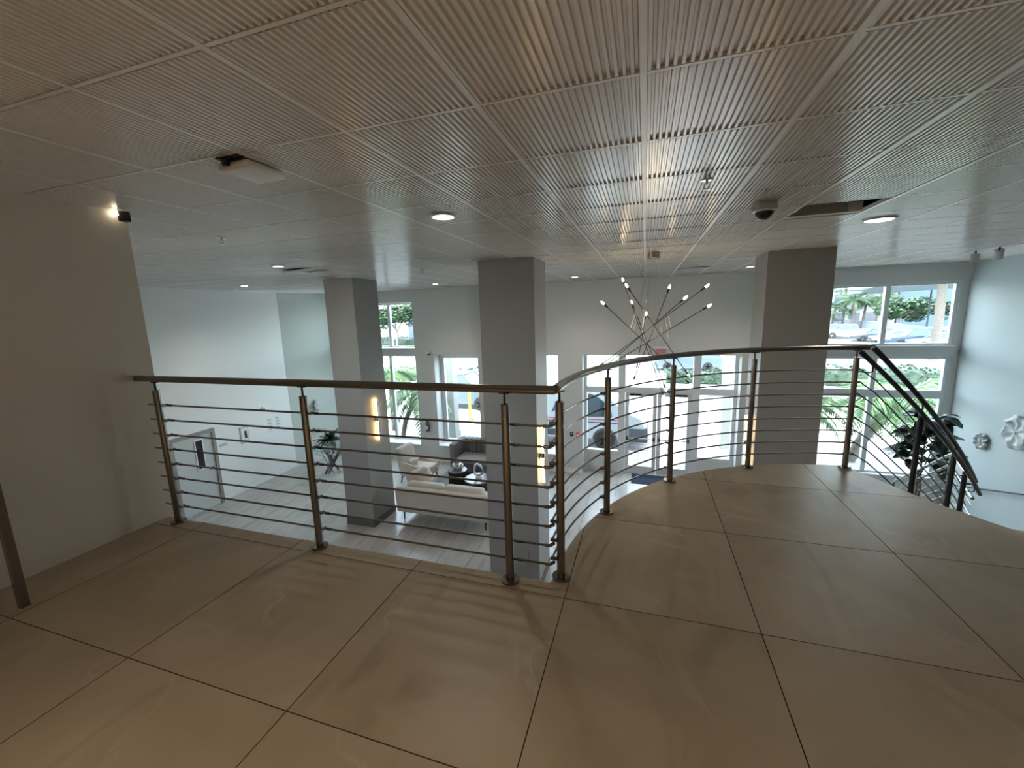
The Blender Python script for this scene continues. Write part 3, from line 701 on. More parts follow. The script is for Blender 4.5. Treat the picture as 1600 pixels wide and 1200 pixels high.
# drum tables
def drum(x, y, r, h, label):
    t = thing('drum_table', (x, y, ZR), label, 'coffee table', 'drum tables between the sofas')
    B().lathe([(r * .97, .001), (r * .97, h - .03)], 36).obj('drum', 'drum', t)
    b = B()
    for q in range(36):
        a = 2 * PI * q / 36; b.tube([(r * .975 * math.cos(a), r * .975 * math.sin(a), .002), (r * .975 * math.cos(a), r * .975 * math.sin(a), h - .03)], r * .035, 5, cap=False)
    b.obj('fluting', 'drum', t)
    B().lathe([(r, h - .03), (r, h - .008), (r * .985, h)], 40).obj('top', 'drumtop', t)
drum(-4.60, 9.35, .245, .49, 'taller dark drum table holding a silver sculpture')
drum(-3.93, 9.14, .36, .40, 'wider lower dark drum table holding a glass ornament')
# silver knot sculpture: a lumpy torus with openings
b = B(); n1, n2 = 26, 12; vs = []
for i in range(n1):
    u = 2 * PI * i / n1
    for j in range(n2):
        v = 2 * PI * j / n2; R_ = .10 + .012 * math.sin(3 * u); r_ = .048 + .010 * math.cos(2 * u)
        x_ = (R_ + r_ * math.cos(v)) * math.cos(u); y_ = (R_ + r_ * math.cos(v)) * math.sin(u) * .8; z_ = r_ * math.sin(v) * 1.3 + .03 * math.sin(2 * u) + .085
        vs.append((x_ - 4.60, y_ + 9.35, max(z_, 0) + ZR + .49))
b.add(vs, [(i * n2 + j, ((i + 1) % n1) * n2 + j, ((i + 1) % n1) * n2 + (j + 1) % n2, i * n2 + (j + 1) % n2) for i in range(n1) for j in range(n2)], True)
tag(b.obj('sculpture', 'silver'), 'knotted silver sculpture on the taller drum table', 'sculpture')
t = thing('glass_ornament', (-3.93, 9.16, ZR + .40), 'swirled clear glass ornament on a white foot on the lower drum table', 'ornament')
B().lathe([(.075, 0), (.08, .03), (.05, .05), (.02, .06)], 20).obj('foot', 'white_p', t)
b = B(); pts = []
for i in range(29):
    u = 2 * PI * i / 28; pts.append((.115 * math.sin(u), .03 * math.sin(2 * u), .215 - .145 * math.cos(u)))
b.tube(pts, .028, 12); b.obj('glass_loop', 'silver', t)
# console table with twig base, glass top, plant bowl
t = thing('console_table', (-8.75, 9.50, ZL), 'round glass table on a tangle of dark metal twigs near the left wall', 'table')
random.seed(3); b = B()
for q in range(16):
    a = random.uniform(0, 2 * PI); a2 = a + PI + random.uniform(-.9, .9); r0 = random.uniform(.12, .30); r1 = random.uniform(.22, .42)
    p0 = V((r0 * math.cos(a), r0 * math.sin(a), .004)); p1 = V((r1 * math.cos(a2), r1 * math.sin(a2), .785))
    b.tube([p0, p0.lerp(p1, .5) + V((random.uniform(-.04, .04), random.uniform(-.04, .04), 0)), p1], .009, 6)
    m_ = p0.lerp(p1, random.uniform(.4, .7)); b.tube([m_, m_ + V((random.uniform(-.22, .22), random.uniform(-.22, .22), random.uniform(.1, .22)))], .006, 6)
b.obj('twig_base', 'twig', t)
B().lathe([(.55, .786), (.555, .792), (.55, .798)], 40).obj('glass_top', 'glassd', t)
t = thing('plant_bowl', (-8.82, 9.55, ZL + .799), 'white bowl of dark spiky leaves on the round glass table', 'potted plant'); t.scale = (1.25, 1.25, 1.3)
B().lathe([(.08, 0), (.15, .03), (.19, .09), (.20, .14), (.185, .14), (.17, .10)], 24).obj('bowl', 'cer', t)
random.seed(5)
def blade(b, p, a, el, ln, w, droop, n=6):
    d = V((math.cos(a), math.sin(a), 0)); sd = V((-math.sin(a), math.cos(a), 0)); vs = []
    for i in range(n + 1):
        f = i / n; h = math.sin(el) * ln * f - droop * f * f * ln; q = p + d * (math.cos(el) * ln * f) + V((0, 0, h)); ww = w * math.sin(PI * min(.96, f * .85 + .12))
        vs += [q - sd * ww, q + V((0, 0, w * .25)), q + sd * ww]
    b.add(vs, [(3 * i + k, 3 * i + k + 1, 3 * i + 4 + k, 3 * i + 3 + k) for i in range(n) for k in (0, 1)], True)
for q in range(54):
    b = B(); blade(b, V((0, 0, .12)), random.uniform(0, 2 * PI), random.uniform(.1, 1.3), random.uniform(.26, .42), random.uniform(.028, .05), random.uniform(.1, .7)); b.obj('leaf', 'leafd', t)
b = B()
for q in range(9):
    a = random.uniform(2.4, 4.2); p = V((-.05, 0, .14)); e = p + V((math.cos(a) * .32, math.sin(a) * .3, .12 + .1 * random.random()))
    b.tube([p, p.lerp(e, .5) + V((0, 0, .08)), e], .003, 5); b.rbox(tuple(e - V((.02, .02, .015))), tuple(e + V((.02, .02, .015))), .012, 1)
b.obj('flower_sprays', 'cer', t)
# wall things, left side
def wall_thing(name, s0, s1, z0, z1, label, cat, parts):
    t = thing(name, tuple(Md @ V(((s0 + s1) / 2, -.001, (z0 + z1) / 2))), label, cat, 'printed notices on the left wall' if cat == 'notice' else None); t.rotation_euler = (0, 0, math.atan2(8.6, -.44))
    w, h = (s1 - s0) / 2, (z1 - z0) / 2
    for nm, m_, a0, a1, c0, c1, d0, d1 in parts: B().box((a0 * w, -d1, c0 * h), (a1 * w, -d0, c1 * h)).obj(nm, m_, t)
wall_thing('framed_notice', 6.84, 7.08, 1.29, 1.74, 'small grey framed picture on the left wall beyond the side door', 'frame', [('frame', 'duct', -1, 1, -1, 1, 0, .02), ('print', 'white_p', -.75, .75, -.82, .82, .02, .022), ('motif', 'steel_dark', -.1, .5, -.45, .45, .022, .024)])
wall_thing('door_plaque', 6.22, 6.44, 1.40, 1.47, 'narrow grey name plaque beside the side door', 'sign', [('plate', 'duct', -1, 1, -1, 1, 0, .008)])
for s_, nm in ((7.74, 'left'), (8.02, 'right')):
    wall_thing('notice_sheet', s_, s_ + .20, 1.32, 1.74, nm + ' one of two tall printed notices side by side on the left wall', 'notice', [('sheet', 'white_p', -1, 1, -1, 1, 0, .004)] + [('print_block', 'duct', -.8, .1 + .15 * (k_ % 3), .62 - .42 * k_, .88 - .42 * k_, .004, .0055) for k_ in range(4)])
wall_thing('motion_sensor', 7.60, 7.68, 2.02, 2.12, 'tiny white sensor high on the left wall above the printed notices', 'sensor', [('housing', 'white_p', -1, 1, -1, 1, 0, .05), ('eye', 'black', -.5, .5, -.6, .2, .05, .055)])
def flower_disc(t, r, m_='cer', n=9):
    b = B(); seg = 48; vs = [(0, 0, -.03)]
    for ring, (f, d) in enumerate(((.25, -.05), (.5, -.035), (.78, -.075), (1.0, -.05))):
        for k_ in range(seg):
            a = 2 * PI * k_ / seg; rr = r * f * (1 + .07 * math.sin(n * a) * f); vs.append((rr * math.cos(a), rr * math.sin(a), d + .02 * math.cos(n * a) * f))
    fs = [(0, 1 + k_, 1 + (k_ + 1) % seg) for k_ in range(seg)]
    for ring in range(3): fs += [(1 + ring * seg + k_, 1 + (ring + 1) * seg + k_, 1 + (ring + 1) * seg + (k_ + 1) % seg, 1 + ring * seg + (k_ + 1) % seg) for k_ in range(seg)]
    b.add(vs, fs, True); b.add([(p[0] * .96, p[1] * .96, -.004) for p in vs], [f[::-1] for f in fs], True)
    b.obj('petal_dish', m_, t); B().lathe([(.03, -.055), (.02, -.07), (.002, -.074)], 12).obj('centre', m_, t); B().lathe([(.03, 0), (.03, -.03)], 10).obj('wall_mount', 'duct', t)
t = thing('wall_flower', (6.5, 10.38, -1.29), 'smaller ceramic flower dish on the right wall, nearer the window', 'wall ornament', 'ceramic wall flowers'); t.rotation_euler = (0, PI / 2, 0); flower_disc(t, .17)
t = thing('wall_flower', (6.5, 9.62, -.90), 'larger ceramic flower dish on the right wall, cut by the frame edge', 'wall ornament', 'ceramic wall flowers'); t.rotation_euler = (0, PI / 2, .0); flower_disc(t, .31, n=7)
t = thing('wall_flower', (-9.97, 10.36, -1.20), 'pale round ornament on the green wall, half hidden by the left column', 'wall ornament', 'ceramic wall flowers'); t.rotation_euler = (0, -PI / 2, .30); flower_disc(t, .2)
# street wall things
t = thing('fire_extinguisher', (-6.02 + .09, FY0 + .10, -2.03), 'small dark extinguisher on the white bay jamb left of the grey sofa', 'fire extinguisher')
t.location = (-6.35, FY0 - .075, -2.03)
B().lathe([(.055, 0), (.06, .02), (.06, .26), (.045, .31), (.02, .33)], 18).obj('cylinder', 'base_dark', t)
B().tube([(0, 0, .33), (0, 0, .37), (.05, 0, .39)], .011, 8).box((-.03, .05, .1), (.03, .075, .2)).obj('valve', 'steel_dark', t)
B().box((-.045, -.0625, .08), (.045, -.058, .18)).obj('label_band', 'white_p', t)
t = thing('corner_camera', (-6.12, FY0 - .0, .42), 'small white dome camera at the top of the bay window jamb', 'security camera')
t.location = (-6.15, FY0, .42)
B().rbox((-.06, -.12, -.03), (.06, -.001, .03), .015, 2).obj('housing', 'white_p', t); B().lathe([(.045, -.03), (.04, -.06), (.015, -.078)], 16, c=(0, -.065, 0)).obj('dome', 'black', t)
t = thing('card_reader', (-1.87, FY0, -1.86), 'dark square reader on the grey wall left of the entrance', 'card reader')
B().rbox((-.045, -.03, -.06), (.045, -.001, .06), .008, 1).obj('body', 'steel_dark', t); B().box((-.02, -.033, .01), (.02, -.03, .04)).obj('key_area', 'duct', t)
t = thing('fire_pull', (-1.70, FY0, -1.87), 'red and white fire alarm pull just left of the entrance', 'fire alarm')
B().rbox((-.045, -.035, -.06), (.045, -.001, .06), .008, 1).obj('body', 'red', t); B().box((-.03, -.045, -.02), (.03, -.035, .02)).obj('pull_handle', 'white_p', t)
t = thing('wall_sensor', (-1.90, FY0, -.35), 'tiny pale sensor above the dark reader left of the entrance', 'sensor')
B().rbox((-.035, -.03, -.04), (.035, -.001, .04), .01, 1).obj('body', 'duct', t); B().box((-.01, -.033, -.01), (.01, -.03, .01)).obj('eye', 'black', t)
t = thing('exit_sign', (.40, FY0 - .06, .42), 'clear hanging exit sign with red letters above the entrance', 'exit sign')
B().box((-.13, -.004, -.07), (.13, .004, .10)).obj('plate', 'exitplate', t)
B().box((-.18, -.03, .10), (.18, .03, .15)).obj('housing', 'white_p', t)
letters('EXIT', 'lettering', 'exitred', t, .115, Matrix.Translation((0, -.006, .01)) @ Matrix.Rotation(PI / 2, 4, 'X'), .001)
B().box((-.02, .03, .11), (.02, .059, .14)).obj('arm', 'white_p', t)
t = thing('door_mat', (.45, 11.0, ZL), 'navy door mat with faint blue letters inside the entrance', 'door mat')
B().rbox((-.70, -.31, .0005), (.75, .34, .012), .004, 1).obj('mat', 'mat', t)
letters('WINSTON', 'lettering', 'matl', t, .24, Matrix.Translation((0, 0, .0125)) @ Matrix.Rotation(PI, 4, 'Z'), .0006)

# fiddle leaf fig beside the right window
t = thing('fiddle_leaf_fig', (5.18, 9.62, ZL), 'dark fiddle leaf fig in front of the right window behind the stair rail', 'potted plant')
B().lathe([(.17, .001), (.22, .10), (.24, .42), (.21, .42), (.20, .38)], 24).obj('pot', 'white_p', t)
B().tube([(0, 0, .38), (.02, .01, .9), (-.02, .0, 1.5), (.02, 0, 2.2)], [.022, .02, .016, .01], 8).tube([(0, 0, 1.2), (.16, .1, 1.6), (.22, .12, 1.9)], [.014, .01, .007], 6).tube([(0, 0, 1.1), (-.18, -.05, 1.5), (-.24, -.1, 1.85)], [.014, .01, .007], 6).obj('trunk', 'bark', t)
def fig_leaf():
    b = B(); n = 8; vs = []
    for i in range(n + 1):
        f = i / n; w = .095 * math.sin(PI * min(1, f * .9 + .06)) * (1 + .35 * f) * (1 - .25 * math.exp(-((f - .4) / .12) ** 2)); z = .05 * math.sin(PI * f) - .04 * f
        y = .29 * f
        for k_ in (-1, -.5, 0, .5, 1): vs.append((w * k_, y, z + .018 * abs(k_) + .008 * math.sin(9 * f + 3 * k_)))
    b.add(vs, [(5 * i + k_, 5 * i + k_ + 1, 5 * i + 6 + k_, 5 * i + 5 + k_) for i in range(n) for k_ in range(4)], True); return b
fm = fig_leaf().mesh('leaf', 'leafd'); random.seed(11)
for q in range(92):
    o = link(bpy.data.objects.new('leaf', fm), t); z = random.uniform(1.35, 2.35); a = random.uniform(0, 2 * PI); r_ = random.uniform(.04, .26) * (1.1 - abs(z - 1.8) * .5)
    o.location = (r_ * math.cos(a), r_ * math.sin(a), z); o.rotation_euler = (random.uniform(-.9, .5), random.uniform(-.5, .5), a - PI / 2); s_ = random.uniform(.8, 1.3); o.scale = (s_, s_, s_)

# ------------------------------------------------------------------ outdoors
struct(B().box((-60, FY1 + .1, ZL - .25), (60, 23.4, ZL - .03)).obj('pavement', 'pave'))
struct(B().box((-60, 23.4, ZL - .25), (60, 30.5, ZL - .04)).obj('verge', 'pave'))
struct(B().box((-60, 30.5, ZL - .30), (60, 44, ZL - .10)).obj('road', 'road'))
struct(B().box((-60, 44, ZL - .3), (60, 110, ZL - .06)).obj('parking_lot', 'lot'))
for y_ in (23.3, 30.4, 44.0): struct(B().box((-60, y_, ZL - .2), (60, y_ + .16, ZL + .02)).obj('kerb', 'curb'))
struct(B().box((-60, 37.2, ZL - .1), (60, 37.35, ZL - .095)).obj('road_line', 'bwall'))
# entrance pavers in front of the doors
pv = struct(B().box((-1.6, FY1 + .11, ZL - .03), (2.3, 14.2, ZL - .026)).obj('paver_bed', 'grout2'))
M['paver'] = mat('pink_paver', (.42, .36, .36), .85, var=.2, scale=5)
pvm = B().box((-.144, -.144, 0), (.144, .144, .02)).mesh('paver', 'paver')
for i in range(13):
    for j in range(8):
        o = link(bpy.data.objects.new('paver', pvm), pv); o.location = (-1.45 + .3 * i, FY1 + .27 + .3 * j, ZL - .026)
def post(x, y, label):
    t = thing('canopy_post', (x, y, ZL - .03), label, 'post', 'cream posts outside')
    B().box((-.19, -.19, .0), (.19, .19, 5.7)).obj('shaft', 'cream_post', t); B().box((-.22, -.22, .0), (.22, .22, .22)).obj('plinth', 'cream_post', t)
post(-6.80, 13.62, 'square cream post outside the bay window'); post(2.62, 14.45, 'square cream post outside, right of the entrance doors')
t = thing('bollard', (-7.17, 16.1, ZL - .03), 'yellow bollard in front of the silver car outside the bay window', 'bollard')
B().lathe([(.055, 0), (.055, 1.2), (.04, 1.25), (.005, 1.27)], 14).obj('pipe', 'yellow', t); B().lathe([(.12, 0), (.12, .02)], 16).obj('base_plate', 'steel_dark', t)

def wheel(parent, x, y, r, w, side):
    Mx = Matrix.Translation((x, y, r)) @ Matrix.Rotation(PI / 2, 4, 'X')
    wv = B().lathe([(r * .62, -w / 2), (r * .93, -w / 2), (r, -w * .32), (r, w * .32), (r * .93, w / 2), (r * .62, w / 2)], 22, mtx=Mx).obj('wheel', 'tyre', parent)
    b = B().lathe([(r * .62, -w * .42), (r * .60, w * .42)], 18, mtx=Mx)
    for k_ in range(5):
        a = 2 * PI * k_ / 5; b.box((-.03, .0, -w * .5), (.03, r * .6, w * .5), Mx @ Matrix.Rotation(a, 4, 'Z'))
    b.obj('rim', 'rim', wv)
def car(x, y, label, m_, kind='sedan', rz=0, group='parked cars outside'):
    """nose towards local -x"""
    t = thing('car', (x, y, ZL - .06 if y > 44 else (ZL - .10 if y > 30 else ZL - .03)), label, 'car', group, rz)
    Ld, Hb, Hr, Wd = {'sedan': (4.7, .92, 1.45, 1.8), 'suv': (4.6, 1.05, 1.72, 1.88), 'pickup': (5.5, 1.15, 1.85, 1.95)}[kind]
    h = Ld / 2; w = Wd / 2
    low = [(-h, .32), (-h - .03, .62), (-h + .08, Hb * .80), (-h + 1.25, Hb), (h - (.5 if kind == 'sedan' else .1), Hb + .04), (h, Hb * .9), (h + .02, .45), (h - .06, .30)]
    b = B(); n = len(low)
    def sec(prof, ys): 
        vs = []
        for yy, s_ in ys: vs += [(px, yy, pz if not s_ else .3 + (pz - .3) * s_) for px, pz in prof]
        return vs
    ys = [(-w, .93), (-w + .12, 1), (w - .12, 1), (w, .93)]
    vs = sec(low, ys); b.add(vs, [(j * n + i, j * n + (i + 1) % n, (j + 1) * n + (i + 1) % n, (j + 1) * n + i) for j in range(3) for i in range(n)] + [tuple(range(n))[::-1], tuple(range(3 * n, 4 * n))], True)
    b.obj('body', m_, t)
    x0, x1, x2, x3 = {'sedan': (-1.0, -.25, 1.05, 1.85), 'suv': (-1.05, -.45, 1.75, 2.2), 'pickup': (-1.35, -.75, .65, .85)}[kind]
    b = B(); wi = w - .10; wt = w - .28
    vs = [(x0, -wi, Hb), (x3, -wi, Hb), (x3, wi, Hb), (x0, wi, Hb), (x1, -wt, Hr - .04), (x2, -wt, Hr - .04), (x2, wt, Hr - .04), (x1, wt, Hr - .04)]
    b.add(vs, [(0, 3, 2, 1), (4, 5, 6, 7), (0, 1, 5, 4), (1, 2, 6, 5), (2, 3, 7, 6), (3, 0, 4, 7)]); b.obj('windows', 'autoglass', t)
    B().rbox((x1 - .05, -wt - .03, Hr - .06), (x2 + .05, wt + .03, Hr), .02, 1).obj('roof', m_, t)
    xm = (x1 + x2) / 2
    for sy in (-1, 1):
        B().tube([(x0 + .02, sy * (wi + .005), Hb), (x1, sy * (wt + .005), Hr - .03)], .035, 6).tube([(xm, sy * (wi + .005), Hb), (xm, sy * (wt + .005), Hr - .03)], .04, 6).tube([(x3 - .02, sy * (wi + .005), Hb), (x2, sy * (wt + .005), Hr - .03)], .05, 6).obj('pillar', m_, t)
        B().rbox((-h - .02, sy * (w - .22) - .16, .60), (-h + .10, sy * (w - .22) + .16, .74), .02, 1).obj('head_lamp', 'lamp', t)
    if kind == 'pickup': B().box((.9, -w + .1, Hb + .03), (h - .08, w - .1, Hb + .06)).obj('bed_cover', 'plast', t)
    B().box((-h - .045, -w * .6, .36), (-h + .02, w * .6, .56)).obj('grille', 'plast', t)
    for wx in (-h + .9, h - .95):
        for sy in (-1, 1): wheel(t, wx, sy * (w - .08), .34 if kind != 'pickup' else .40, .24, sy)
    return t
# mail van
t = thing('delivery_van', (-2.62, 14.32, ZL - .03), 'white mail van with red and blue stripes parked outside the entrance', 'van')
pf = [(2.70, .36), (2.74, .80), (2.62, 1.08), (2.05, 1.34), (1.35, 2.02), (.95, 2.24), (-2.75, 2.28), (-2.80, .36)]
b = B(); n = len(pf); w = .98
vs = []
for yy, s_, zz in ((-w, .985, 1), (-w + .10, 1, 1), (w - .10, 1, 1), (w, .985, 1)): vs += [(px * s_, yy, .36 + (pz - .36) * s_) for px, pz in pf]
b.add(vs, [(j * n + i, j * n + (i + 1) % n, (j + 1) * n + (i + 1) % n, (j + 1) * n + i) for j in range(3) for i in range(n)] + [tuple(range(n))[::-1], tuple(range(3 * n, 4 * n))], True)
b.obj('body', 'vanw', t)
def side(b, poly, off=.006): 
    k_ = len(poly); b.add([(px, -w - off, pz) for px, pz in poly] + [(px, -w + .02, pz) for px, pz in poly], [tuple(range(k_)), tuple(range(k_, 2 * k_))[::-1]] + [(i, (i + 1) % k_, k_ + (i + 1) % k_, k_ + i) for i in range(k_)])
b = B(); side(b, [(.86, 1.10), (1.68, 1.13), (1.66, 1.28), (1.42, 1.62), (1.16, 1.82), (.95, 1.88), (.86, 1.80), (.80, 1.45)], .008); b.obj('cab_window', 'autoglass', t)
b = B(); b.add([(2.02, -.80, 1.375), (2.02, .80, 1.375), (1.39, .72, 2.01), (1.39, -.72, 2.01)], [(0, 1, 2, 3)]); b.obj('windscreen', 'autoglass', t)
b = B(); side(b, [(-2.7, 1.00), (1.9, 1.00), (1.9, 1.035), (-2.7, 1.035)], .007); b.obj('red_stripe', 'redd', t)
b = B(); side(b, [(-2.7, .90), (2.2, .90), (2.2, .935), (-2.7, .935)], .007); b.obj('blue_stripe', 'navy', t)
b = B(); side(b, [(-.32, 1.24), (.62, 1.24), (.72, 1.62), (-.13, 1.62)], .007); b.obj('logo_field', 'blue', t)
b = B(); side(b, [(-.26, 1.25), (.10, 1.36), (.70, 1.52), (.69, 1.45), (.25, 1.31), (.02, 1.24)], .009); b.obj('logo_swoosh', 'vanw', t)
B().rbox((.55, -w - .14, 1.06), (.68, -w - .005, 1.30), .02, 2).obj('mirror', 'black', t)
B().box((.60, -w - .012, .96), (.72, -w - .004, 1.02)).obj('door_pull', 'black', t)
B().rbox((2.0, -w - .012, .30), (2.80, w + .012, .80), .06, 2).obj('bumper', 'plast', t)
B().box((-1.3, -w - .010, .42), (.85, -w - .003, .62)).obj('side_moulding', 'plast', t)
for sy in (-1, 1): B().rbox((2.36, sy * .74 - .14, .86), (2.66, sy * .74 + .14, 1.08), .04, 2).obj('head_lamp', 'lamp', t)
b = B(); 
for k_ in range(13):
    a = PI * k_ / 12; a2 = PI * (k_ + 1) / 12
    if k_ < 12: b.add([(1.45 + r_ * math.cos(x_), yy, .34 + r_ * math.sin(x_)) for yy in (-w - .013, -w + .03) for r_, x_ in ((.345, a), (.40, a), (.40, a2), (.345, a2))], [(0, 1, 2, 3), (4, 7, 6, 5), (0, 4, 5, 1), (1, 5, 6, 2), (2, 6, 7, 3), (3, 7, 4, 0)])
b.obj('wheel_arch', 'plast', t)
for wx in (1.45, -1.95):
    for sy in (-1, 1): wheel(t, wx, sy * (w - .06), .34, .22, sy)
t = car(-8.75, 18.7, 'silver car behind the yellow bollard outside the bay window', 'carS', 'suv', rz=PI)
car(3.1, 33.6, 'silver blue SUV on the street beyond the entrance doors', 'carS', 'suv', rz=0)
car(8.4, 35.2, 'dark SUV further along the street, right of the silver blue one', 'carD', 'suv', rz=0)
car(25.9, 66.2, 'white pickup truck in the lot behind the upper right window', 'carW', 'pickup', rz=-.2)
car(24.2, 70.2, 'white car half hidden left of the white pickup in the lot', 'carW', 'suv', rz=-.2)
car(26.6, 60.6, 'dark sedan just right of the white pickup in the lot', 'carD', 'sedan', rz=-.2)
car(27.2, 57.7, 'white sedan between the dark sedan and the blue SUV in the lot', 'carW', 'sedan', rz=-.2)
car(27.3, 54.5, 'blue SUV parked in the middle of the right lot window', 'carB', 'suv', rz=-.2)
car(27.8, 51.6, 'white sedan right of the blue SUV in the lot', 'carW', 'sedan', rz=-.2)
car(28.4, 48.9, 'white car nearest the camera in the lot, cut by the window frame', 'carW', 'sedan', rz=-.2)
# lot boundary wall
wp = [(37.2, 105), (33.9, 74), (30.4, 57.5), (27.6, 43)]
t = thing('boundary_wall', (33.9, 74, ZL - .06), 'long white boundary wall behind the parked cars', 'wall')
for (xa, ya), (xb, yb) in zip(wp[:-1], wp[1:]):
    dx, dy = xb - xa, yb - ya; l_ = math.hypot(dx, dy); Mx = Matrix.Translation((xa - 33.9, ya - 74, 0)) @ Matrix.Rotation(math.atan2(dy, dx), 4, 'Z')
    B().box((0, -.1, 0), (l_, .1, 1.5), Mx).obj('wall_panel', 'bwall', t); B().box((0, -.16, 1.5), (l_, .16, 1.6), Mx).obj('coping', 'bwall', t)
# shrubs: leaf clouds on a real volume
def leaves(b, n, fn, s0, s1):
    for _ in range(n):
        c_ = V(fn()); a, e = random.uniform(0, 2 * PI), random.uniform(-1.2, 1.2); s_ = random.uniform(s0, s1)
        u = V((math.cos(a), math.sin(a), 0)) * s_; v_ = V((-math.sin(a) * math.cos(e), math.cos(a) * math.cos(e), math.sin(e))) * s_ * .6
        b.add([c_ - u, c_ + v_, c_ + u, c_ - v_], [(0, 1, 2, 3)])
random.seed(21)
def hedge(x0, x1, y, h, d, label):
    t = thing('hedge', ((x0 + x1) / 2, y, ZL - .04), label, 'hedge', 'hedges outside'); w_ = (x1 - x0) / 2
    b = B(); b.rbox((-w_ + .15, -d + .12, 0), (w_ - .15, d - .12, h * .88), .15, 2, fn=lambda p: (p.x, p.y + .05 * math.sin(p.x * 5), p.z)); b.obj('woody_core', 'hedge', t)
    def f():
        x_ = random.uniform(-w_, w_); hh = h * (1 + .12 * math.sin(x_ * 2.1) + .08 * math.sin(x_ * 5.3))
        k_ = random.random()
        return (x_, random.uniform(-d, d), hh * random.uniform(.9, 1.05)) if k_ < .5 else (x_, random.choice((-1, 1)) * d * random.uniform(.9, 1.1), random.uniform(.05, 1) * hh)
    b = B(); leaves(b, int(260 * (x1 - x0)), f, .05, .12); o = b.obj('foliage', 'hedge', t); o['kind'] = 'stuff'
hedge(9.6, 22, 27.6, .95, .8, 'long clipped hedge across the street side of the lower right window')
hedge(1.2, 6.6, 27.2, .75, .6, 'clipped green hedge beyond the entrance doors')
hedge(-24, -11, 26, .8, .7, 'low green hedge beyond the left window')
# palms
def frond_mesh(name, L_, w_, droop, n=22, m_='leaf', seed=1):
    random.seed(seed); b = B(); pts = []
    for i in range(n + 1):
        f = i / n; pts.append(V((L_ * (f - .12 * f * f), 0, L_ * (.42 * f - droop * f * f))))
    b.tube(pts, [.018 * (1 - .8 * i / n) for i in range(n + 1)], 4)
    for i in range(3, n + 1):
        f = i / n; p = pts[i]; d = (pts[min(n, i + 1)] - pts[i - 1]).normalized(); ll = w_ * math.sin(PI * (f * .80 + .12)) * random.uniform(.85, 1.1)
        for s_ in (-1, 1):
            for sub in (0, .5):
                p2 = p - d * (L_ / n) * sub
                e = p2 + V((0, s_, 0)) * ll * .80 + d * ll * .45 + V((0, 0, -ll * random.uniform(.35, .7))); m2 = p2.lerp(e, .5) + V((0, 0, .05 * ll)); wd = d * .017 * (1 + L_ * .25)
                b.add([p2, m2 - wd, e, m2 + wd], [(0, 1, 2, 3)])
    return b.mesh(name, m_)
def palm(x, y, z, trunk_pts, r0, r1, L_, w_, nf, label, droop=.75, seed=1, name='palm_tree', group='young palms outside the lower windows', up=(.0, 1.1)):
    t = thing(name, (x, y, z), label, 'palm tree', group); n = 14; pts = []; rr = []
    tp = [V(p) for p in trunk_pts]
    for i in range(n + 1):
        f = i / n * (len(tp) - 1); k_ = min(int(f), len(tp) - 2); pts.append(tp[k_].lerp(tp[k_ + 1], f - k_)); rr.append((r0 + (r1 - r0) * i / n) * (1 + .10 * (i % 2)))
    B().tube(pts, rr, 12).obj('trunk', 'trunk', t)
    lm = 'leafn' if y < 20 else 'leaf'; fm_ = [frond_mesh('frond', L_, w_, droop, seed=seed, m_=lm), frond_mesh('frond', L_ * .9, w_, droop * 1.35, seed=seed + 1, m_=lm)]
    random.seed(seed)
    for q in range(nf):
        o = link(bpy.data.objects.new('frond', fm_[q % 2]), t); o.location = tp[-1]; o.rotation_euler = (random.uniform(-.2, .2), -random.uniform(*up) + .25, 2 * PI * q / nf * 2.618 + random.uniform(-.2, .2)); s_ = random.uniform(.85, 1.1); o.scale = (s_, s_, s_)
    return t
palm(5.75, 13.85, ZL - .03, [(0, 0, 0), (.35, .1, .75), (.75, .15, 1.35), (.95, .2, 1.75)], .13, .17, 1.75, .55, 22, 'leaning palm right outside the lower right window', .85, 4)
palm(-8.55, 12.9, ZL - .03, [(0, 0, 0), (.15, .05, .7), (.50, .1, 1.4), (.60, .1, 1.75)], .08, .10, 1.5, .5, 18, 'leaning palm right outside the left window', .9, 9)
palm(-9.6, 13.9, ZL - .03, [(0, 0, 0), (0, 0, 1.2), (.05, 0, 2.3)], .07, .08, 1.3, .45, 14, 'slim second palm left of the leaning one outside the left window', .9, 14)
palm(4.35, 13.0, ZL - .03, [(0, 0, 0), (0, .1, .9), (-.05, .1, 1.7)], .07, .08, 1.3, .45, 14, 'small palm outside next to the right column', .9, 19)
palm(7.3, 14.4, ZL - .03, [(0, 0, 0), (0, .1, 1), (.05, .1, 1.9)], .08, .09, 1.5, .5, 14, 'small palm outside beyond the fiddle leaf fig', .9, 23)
for q, (x_, y_, h_) in enumerate(((28.2, 84, 3.2), (31.0, 86, 4.0), (33.1, 84, 5.0), (34.9, 85, 4.2), (37.0, 84, 5.0), (38.6, 89, 6.6), (33.6, 88.8, 7.5))):
    lab = ['first', 'second', 'third', 'fourth', 'fifth', 'sixth', 'seventh'][q]
    palm(x_, y_, ZL - .06, [(0, 0, 0), (.2, 0, h_ * .5), (.1 + .3 * (q % 2), 0, h_)], .20, .16, 3.3, .95, 24, lab + ' coconut palm from the left behind the white boundary wall', .7, 30 + q, group='coconut palms behind the boundary wall')
